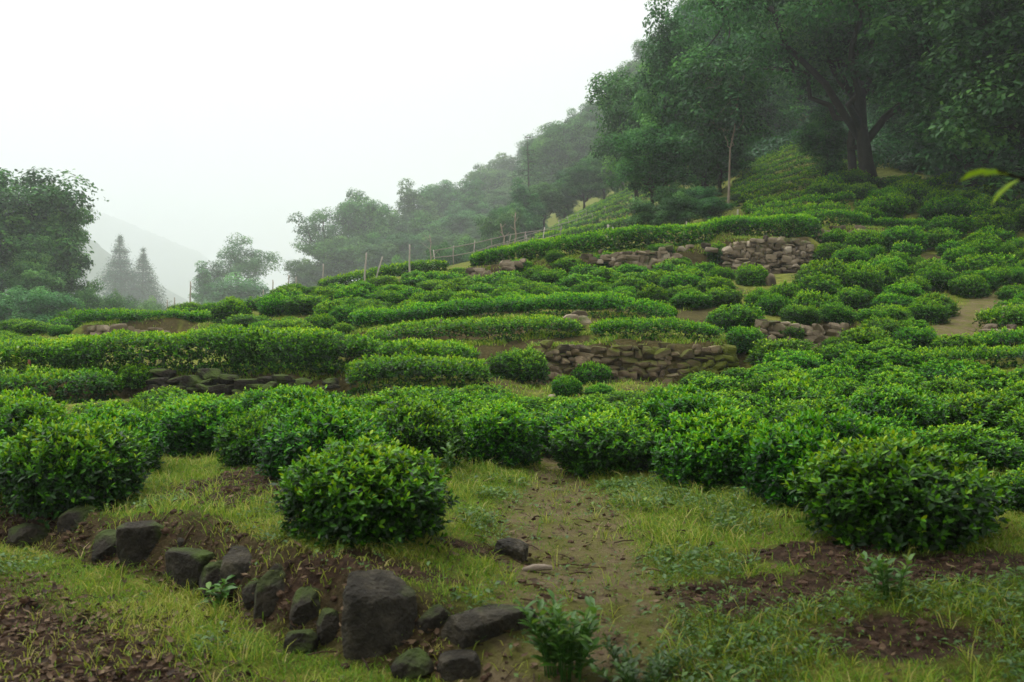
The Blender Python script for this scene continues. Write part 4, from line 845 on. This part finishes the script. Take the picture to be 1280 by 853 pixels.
def rail_fence(px_pts, label, posts, hgt):
    """px_pts: (photo x, distance); rails and posts are parts of one fence"""
    P = np.array([(*at(u, Y), t1(*at(u, Y))) for u, Y in px_pts]); o0 = P[0].copy(); e = ob('bamboo_fence', None, None, o0); rs = np.random.RandomState(len(px_pts)+int(o0[0]*7) % 50)
    d = np.linspace(0, len(P)-1, posts); Q = np.stack([np.interp(d, np.arange(len(P)), P[:, i]) for i in range(3)], -1)-o0
    for q in Q:
        s = Soup(); tube(s, [q+(0, 0, -.2), q+(rs.normal()*.03, 0, hgt*.5), q+(rs.normal()*.05, 0, hgt*(1+.12*rs.rand()))], .020, 6, rs.rand()); ob('post', s.mesh('post', BAMBOO), e)
    for f in (.55, .95):
        s = Soup(); R = Q+np.array([0, -.05, hgt*f])+np.c_[np.zeros((len(Q), 2)), rs.normal(size=len(Q))*.04]; tube(s, R, .015, 6, rs.rand()); ob('rail', s.mesh('rail', BAMBOO), e)
    tag(e, label, 'fence')
rail_fence([(543, 38), (600, 39), (650, 40), (700, 41)], 'long low bamboo rail fence behind the middle crest', 8, .75)
rail_fence([(610, 70), (680, 74), (740, 78)], 'bamboo rail fence at the foot of the hazy far terraces', 7, .8)
rail_fence([(698, 80), (716, 84), (733, 88)], 'slanting bamboo handrail climbing the hazy far terraces', 4, .9)

# ------------------------------------------------------------------ ground cover: grass, litter, clods, weeds
def scatter(n, x0, x1, y0, y1, wf, rs):
    x = rs.uniform(x0, x1, n); y = rs.uniform(y0, y1, n); k = (np.abs(x) < .75*y+.9) & (rs.rand(n) < wf(x, y)); return x[k], y[k]
def grass_w(x, y):
    n = fbm(x*1.6, y*1.6, 30); n2 = fbm(x*5, y*5, 31)
    w = sstep(.16, .42, n*.5+n2*.5)*(1-.90*path_mask(x, y))*(1-.88*soil_mask(x, y))
    return np.clip(w, 0, 1)
def build_grass():
    rs = np.random.RandomState(77); s = Soup()
    def blades(x, y, L, tint, wd):
        n = len(x); z = terr(x, y); a = rs.rand(n)*6.283; out = np.stack([np.cos(a), np.sin(a), 0*a], -1)*(.25+.6*rs.rand(n))[:, None]
        A = unit(out+np.array([0, 0, 1.])); Sd = unit(np.cross(A, np.array([0, 0, 1.])+out*.01+rs.normal(size=(n, 3))*.3)); P = np.stack([x, y, z-.005], -1); Lc = L[:, None]; w = wd[:, None]*.5
        m = P+A*Lc*.55; tip = P+A*Lc*.85+out*Lc*.5-np.array([0, 0, 1.])*Lc*.08
        V = np.stack([P+Sd*w, P-Sd*w, m-Sd*w*.8, m+Sd*w*.8, tip], 1).reshape(-1, 3); Fq = np.array([0, 1, 2, 3, 3, 2, 4])
        s.add(V, (Fq[None]+(np.arange(n)*5)[:, None]).ravel(), np.tile([4, 3], n), np.repeat(tint, 5))
    x, y = scatter(540000, -6.5, 7, 3.2, 9, grass_w, rs); n = len(x)
    patch = fbm(x*.9, y*.9, 33); dry = sstep(.52, .66, patch)
    straw = np.clip(rs.normal(.33+.34*dry, .18, n), 0, 1); L = .014+.040*rs.rand(n)**2+.035*dry*rs.rand(n)
    blades(x, y, L, straw, .0035+.003*rs.rand(n))
    x, y = scatter(17000, -6.5, 7, 3.2, 9, lambda a, b: grass_w(a, b)*sstep(.44, .58, fbm(a*2.4, b*2.4, 35)), rs); n = len(x)      # taller stalks
    k = rs.randint(3, 7, n); x = np.repeat(x, k)+rs.normal(size=k.sum())*.015; y = np.repeat(y, k)+rs.normal(size=k.sum())*.015; blades(x, y, .06+.10*rs.rand(len(x)), np.clip(rs.normal(.55, .22, len(x)), 0, 1), .004+.002*rs.rand(len(x)))
    x, y = scatter(26000, -13, 13, 9, 24, lambda a, b: sstep(.46, .6, fbm(a*.9, b*.9, 36))*(1-path_mask(a, b))*.8, rs); n = len(x)
    k = 4; x = np.repeat(x, k)+rs.normal(size=n*k)*.05; y = np.repeat(y, k)+rs.normal(size=n*k)*.05; blades(x, y, .05+.10*rs.rand(n*k)**2, np.clip(rs.normal(.42, .2, n*k), 0, 1), .010+.006*rs.rand(n*k))
    for (u0, u1, Y0, Y1, h, L_, so) in STEPS:                       # fringe on the terrace edges
        n = int((u1-u0)*4); u = rs.uniform(u0, u1, n); Yw = Y0+(u-u0)/(u1-u0)*(Y1-Y0)+.15+rs.rand(n)*.55; keep = fbm(u*.05, Yw, 37) > .42; u, Yw = u[keep], Yw[keep]
        x = (u-CX)/F*Yw; k = 3; x = np.repeat(x, k)+rs.normal(size=len(x)*k)*.05; y = np.repeat(Yw, k); n = len(x); blades(x, y, (.05+.11*rs.rand(n)**2), np.clip(rs.normal(.42, .2, n), 0, 1), .012+.006*rs.rand(n))
    tag(ob('grass', s.mesh('grass', GRASS)), kind='stuff')
    # low broad-leaved ground cover
    s2 = Soup(); x, y = scatter(60000, -5, 5.5, 3.3, 8, lambda a, b: grass_w(a, b)*sstep(.50, .62, fbm(a*1.3, b*1.3, 39)), rs); n = len(x); k = 4
    x = np.repeat(x, k)+rs.normal(size=n*k)*.012; y = np.repeat(y, k)+rs.normal(size=n*k)*.012; n = len(x); a = rs.rand(n)*6.283
    P = np.stack([x, y, terr(x, y)+.01+.045*rs.rand(n)], -1); A = np.stack([np.cos(a), np.sin(a), .3+.4*rs.rand(n)], -1); L = .010+.014*rs.rand(n)+.022*(rs.rand(n) < .15)
    leaves(s2, P, A, np.tile([0, 0, 1.], (n, 1))+rs.normal(size=(n, 3))*.2, L, L*.6, np.clip(rs.normal(.42, .2, n), 0, 1), False)
    tag(ob('ground_cover', s2.mesh('ground_cover', WEED)), kind='stuff')
    # dead leaves
    s3 = Soup()
    def lw(a, b): return np.clip(.03+.75*soil_mask(a, b)*(bank_d(a, b) < .2)*(a < -.2)+.05*soil_mask(a, b)+.06*path_mask(a, b), 0, 1)
    x, y = scatter(52000, -5, 5, 3.2, 8.5, lw, rs); n = len(x); a = rs.rand(n)*6.283
    P = np.stack([x, y, terr(x, y)+.004+.012*rs.rand(n)], -1); A = np.stack([np.cos(a), np.sin(a), rs.normal(size=n)*.3], -1); L = .022+.04*rs.rand(n)
    leaves(s3, P, A, np.tile([0, 0, 1.], (n, 1))+rs.normal(size=(n, 3))*.45, L, L*(.4+.25*rs.rand(n)), np.clip(rs.normal(.42, .25, n), 0, 1), True, -.12)
    for k in range(170):                                             # small twigs lie among them
        x_, y_ = rs.uniform(-2.4, 2.2), rs.uniform(3.6, 7); a = rs.rand()*6.28; l = .05+.12*rs.rand(); p = np.array([x_, y_, t1(x_, y_)+.01]); q = np.array([x_+l*math.cos(a), y_+l*math.sin(a), 0]); q[2] = t1(q[0], q[1])+.015
        tube(s3, [p, (p+q)/2+(0, 0, .008), q], .002+.003*rs.rand(), 4, rs.rand()*.7)
    tag(ob('leaf_litter', s3.mesh('leaf_litter', LITTER)), kind='stuff')
    # crumbled earth
    s4 = Soup(); x, y = scatter(16000, -4.5, 4.5, 3.3, 8.2, lambda a, b: np.clip(.015+.55*soil_mask(a, b)*(bank_d(a, b) > 0)+.10*soil_mask(a, b)+.02*path_mask(a, b), 0, 1), rs)
    for k in range(len(x)):
        r = .006+.022*rs.rand()**3; v = IV1*(1+.35*rs.rand(len(IV1), 1))*np.array([1, 1, .7])*r
        s4.add(v+np.array([x[k], y[k], 0]), IF1, [3]*len(IF1), rs.rand())
    V = np.concatenate(s4.V); c = np.repeat(np.stack([x, y], -1), len(IV1), 0); V[:, 2] += terr(c[:, 0], c[:, 1])+.002; s4.V = [V]
    tag(ob('soil', s4.mesh('soil', CLOD, False)), kind='stuff')
build_grass()

def weed(px, by, w, h, nst, leafL, label, seed, tint=.5, mat=None, drop_=0.0, name='weed'):
    rs = np.random.RandomState(seed); x, y = hit(px, by-3, 2.5); Wd, H = w/F*y, h/F*y; s = Soup(); st = Soup(); e = ob(name, None, None, (x, y, t1(x, y)))
    for k in range(nst):
        a = rs.rand()*6.283; r = Wd/2*rs.uniform(.25, 1.1); tip = np.array([r*math.cos(a), r*math.sin(a)*.8, H*(.6+.45*rs.rand())]); b = np.array([tip[0]*.45, tip[1]*.45, -.02])
        pts = bez(b, np.array([tip[0]*.5, tip[1]*.5, tip[2]*.6]), tip, 6); tube(st, pts, np.linspace(.004, .002, 6), 4, .3)
        m = 11; tt = np.linspace(.25, 1, m); B = np.stack([np.interp(tt, np.linspace(0, 1, 6), pts[:, i]) for i in range(3)], -1); an = np.arange(m)*2.4+rs.rand()*6
        A = np.stack([np.cos(an), np.sin(an), .45+.5*tt-drop_], -1); L = leafL*(.7+.5*rs.rand(m))*(1.05-.35*tt)
        leaves(s, B, A, np.tile([0, 0, 1.], (m, 1))+rs.normal(size=(m, 3))*.15, L, L*.44, np.clip(tint+rs.normal(size=m)*.12+.15*(tt-.5), 0, 1), True, .25)
    ob('stem', st.mesh('weed_stem', WEED), e); ob('foliage', s.mesh('weed_foliage', mat or WEED), e); tag(e, label, 'plant')
weed(708, 850, 105, 84, 26, .10, 'bright leafy weed clump beside the long step stone', 1, .52)
weed(800, 868, 150, 46, 24, .06, 'low dark leafed weeds at the bottom edge right of the bright clump', 2, .15)
weed(284, 762, 52, 30, 3, .11, 'small sprig with long leaves in front of the bank stones', 3, .6, None, .4)
weed(1113, 752, 66, 48, 7, .085, 'spiky bright weed on the turned soil at the right', 4, .62)
weed(172, 622, 50, 34, 5, .08, 'grey green leafy weed right of the far left bush', 5, .45, None, .2)
weed(560, 600, 40, 50, 4, .09, 'long leaved weed at the right side of the dense foreground bush', 6, .55)
weed(12, 482, 34, 40, 5, .14, 'yellowish young plant by the reddish stake', 7, .85)
x, y = hit(673, 716)
s = Soup(); tube(s, [(-.085, -.03, .02), (-.03, -.005, .028), (.03, .012, .026), (.075, .03, .018)], [.014, .019, .018, .012], 9, .8)
tag(ob('branch_piece', s.mesh('branch_piece', PALEBARK), None, (x, y, t1(x, y))), 'short broken piece of dead branch lying on the path', 'branch')

# ------------------------------------------------------------------ tree of the low twig at right; unseen crown added to shade the foreground
def shade_tree(x, y, H, Wd, seed, label, lean, twig=False, cb=.5, n_cl=70):
    tr_, cr_ = make_tree(seed=seed, H=H, Wd=Wd, tr=.17, n_cl=n_cl, cr=1.05, leaf=.16, n_leaf=320, cb=cb, limbs=7, lean=lean, fork_at=.45)
    e = ob('broadleaf_tree', None, None, (x, y, t1(x, max(y, 1))-.1)); ob('trunk', tr_, e); ob('crown', cr_, e)
    if twig:
        o0 = np.array(e.location); st = Soup(); lf = Soup(); rs = np.random.RandomState(3)
        end = np.array([(1246-CX)/F*1.9, 1.9, zp(1.9, 214)])-o0; root = np.array([-.5, 1.7, 5.2]); pts = bez(root, np.array([-1.05, 1.75, 1.55]), end, 12); tube(st, pts, np.linspace(.007, .004, 12), 6, .4)
        tw = ob('twig', st.mesh('twig', BARK), e); tw['label'] = 'low twig with yellow green leaves hanging into view'
        for k, (tt, an) in enumerate([(1, 3.0), (.985, 2.4), (.97, 4.2), (.955, 1.2), (.94, 4.6), (.92, .6)]):
            lf = Soup(); B = np.array([np.interp(tt, np.linspace(0, 1, 12), pts[:, i]) for i in range(3)]); A = np.array([math.cos(an)*.9, .4*math.sin(an*2), math.sin(an)*.25-.12])
            leaves(lf, B[None], A[None], np.array([[.1, -.5, 1.]]), np.array([.075]), np.array([.028]), np.array([.98]), True, .2); ob('leaf', lf.mesh('leaf', YELLOWLEAF), tw)
    tag(e, label, 'tree')
shade_tree(2.9, .4, 9.4, 16, 81, 'tree at the right edge, seen only as a blurred yellow green sprig', (-2.8, -1.0), True, .52, 230)
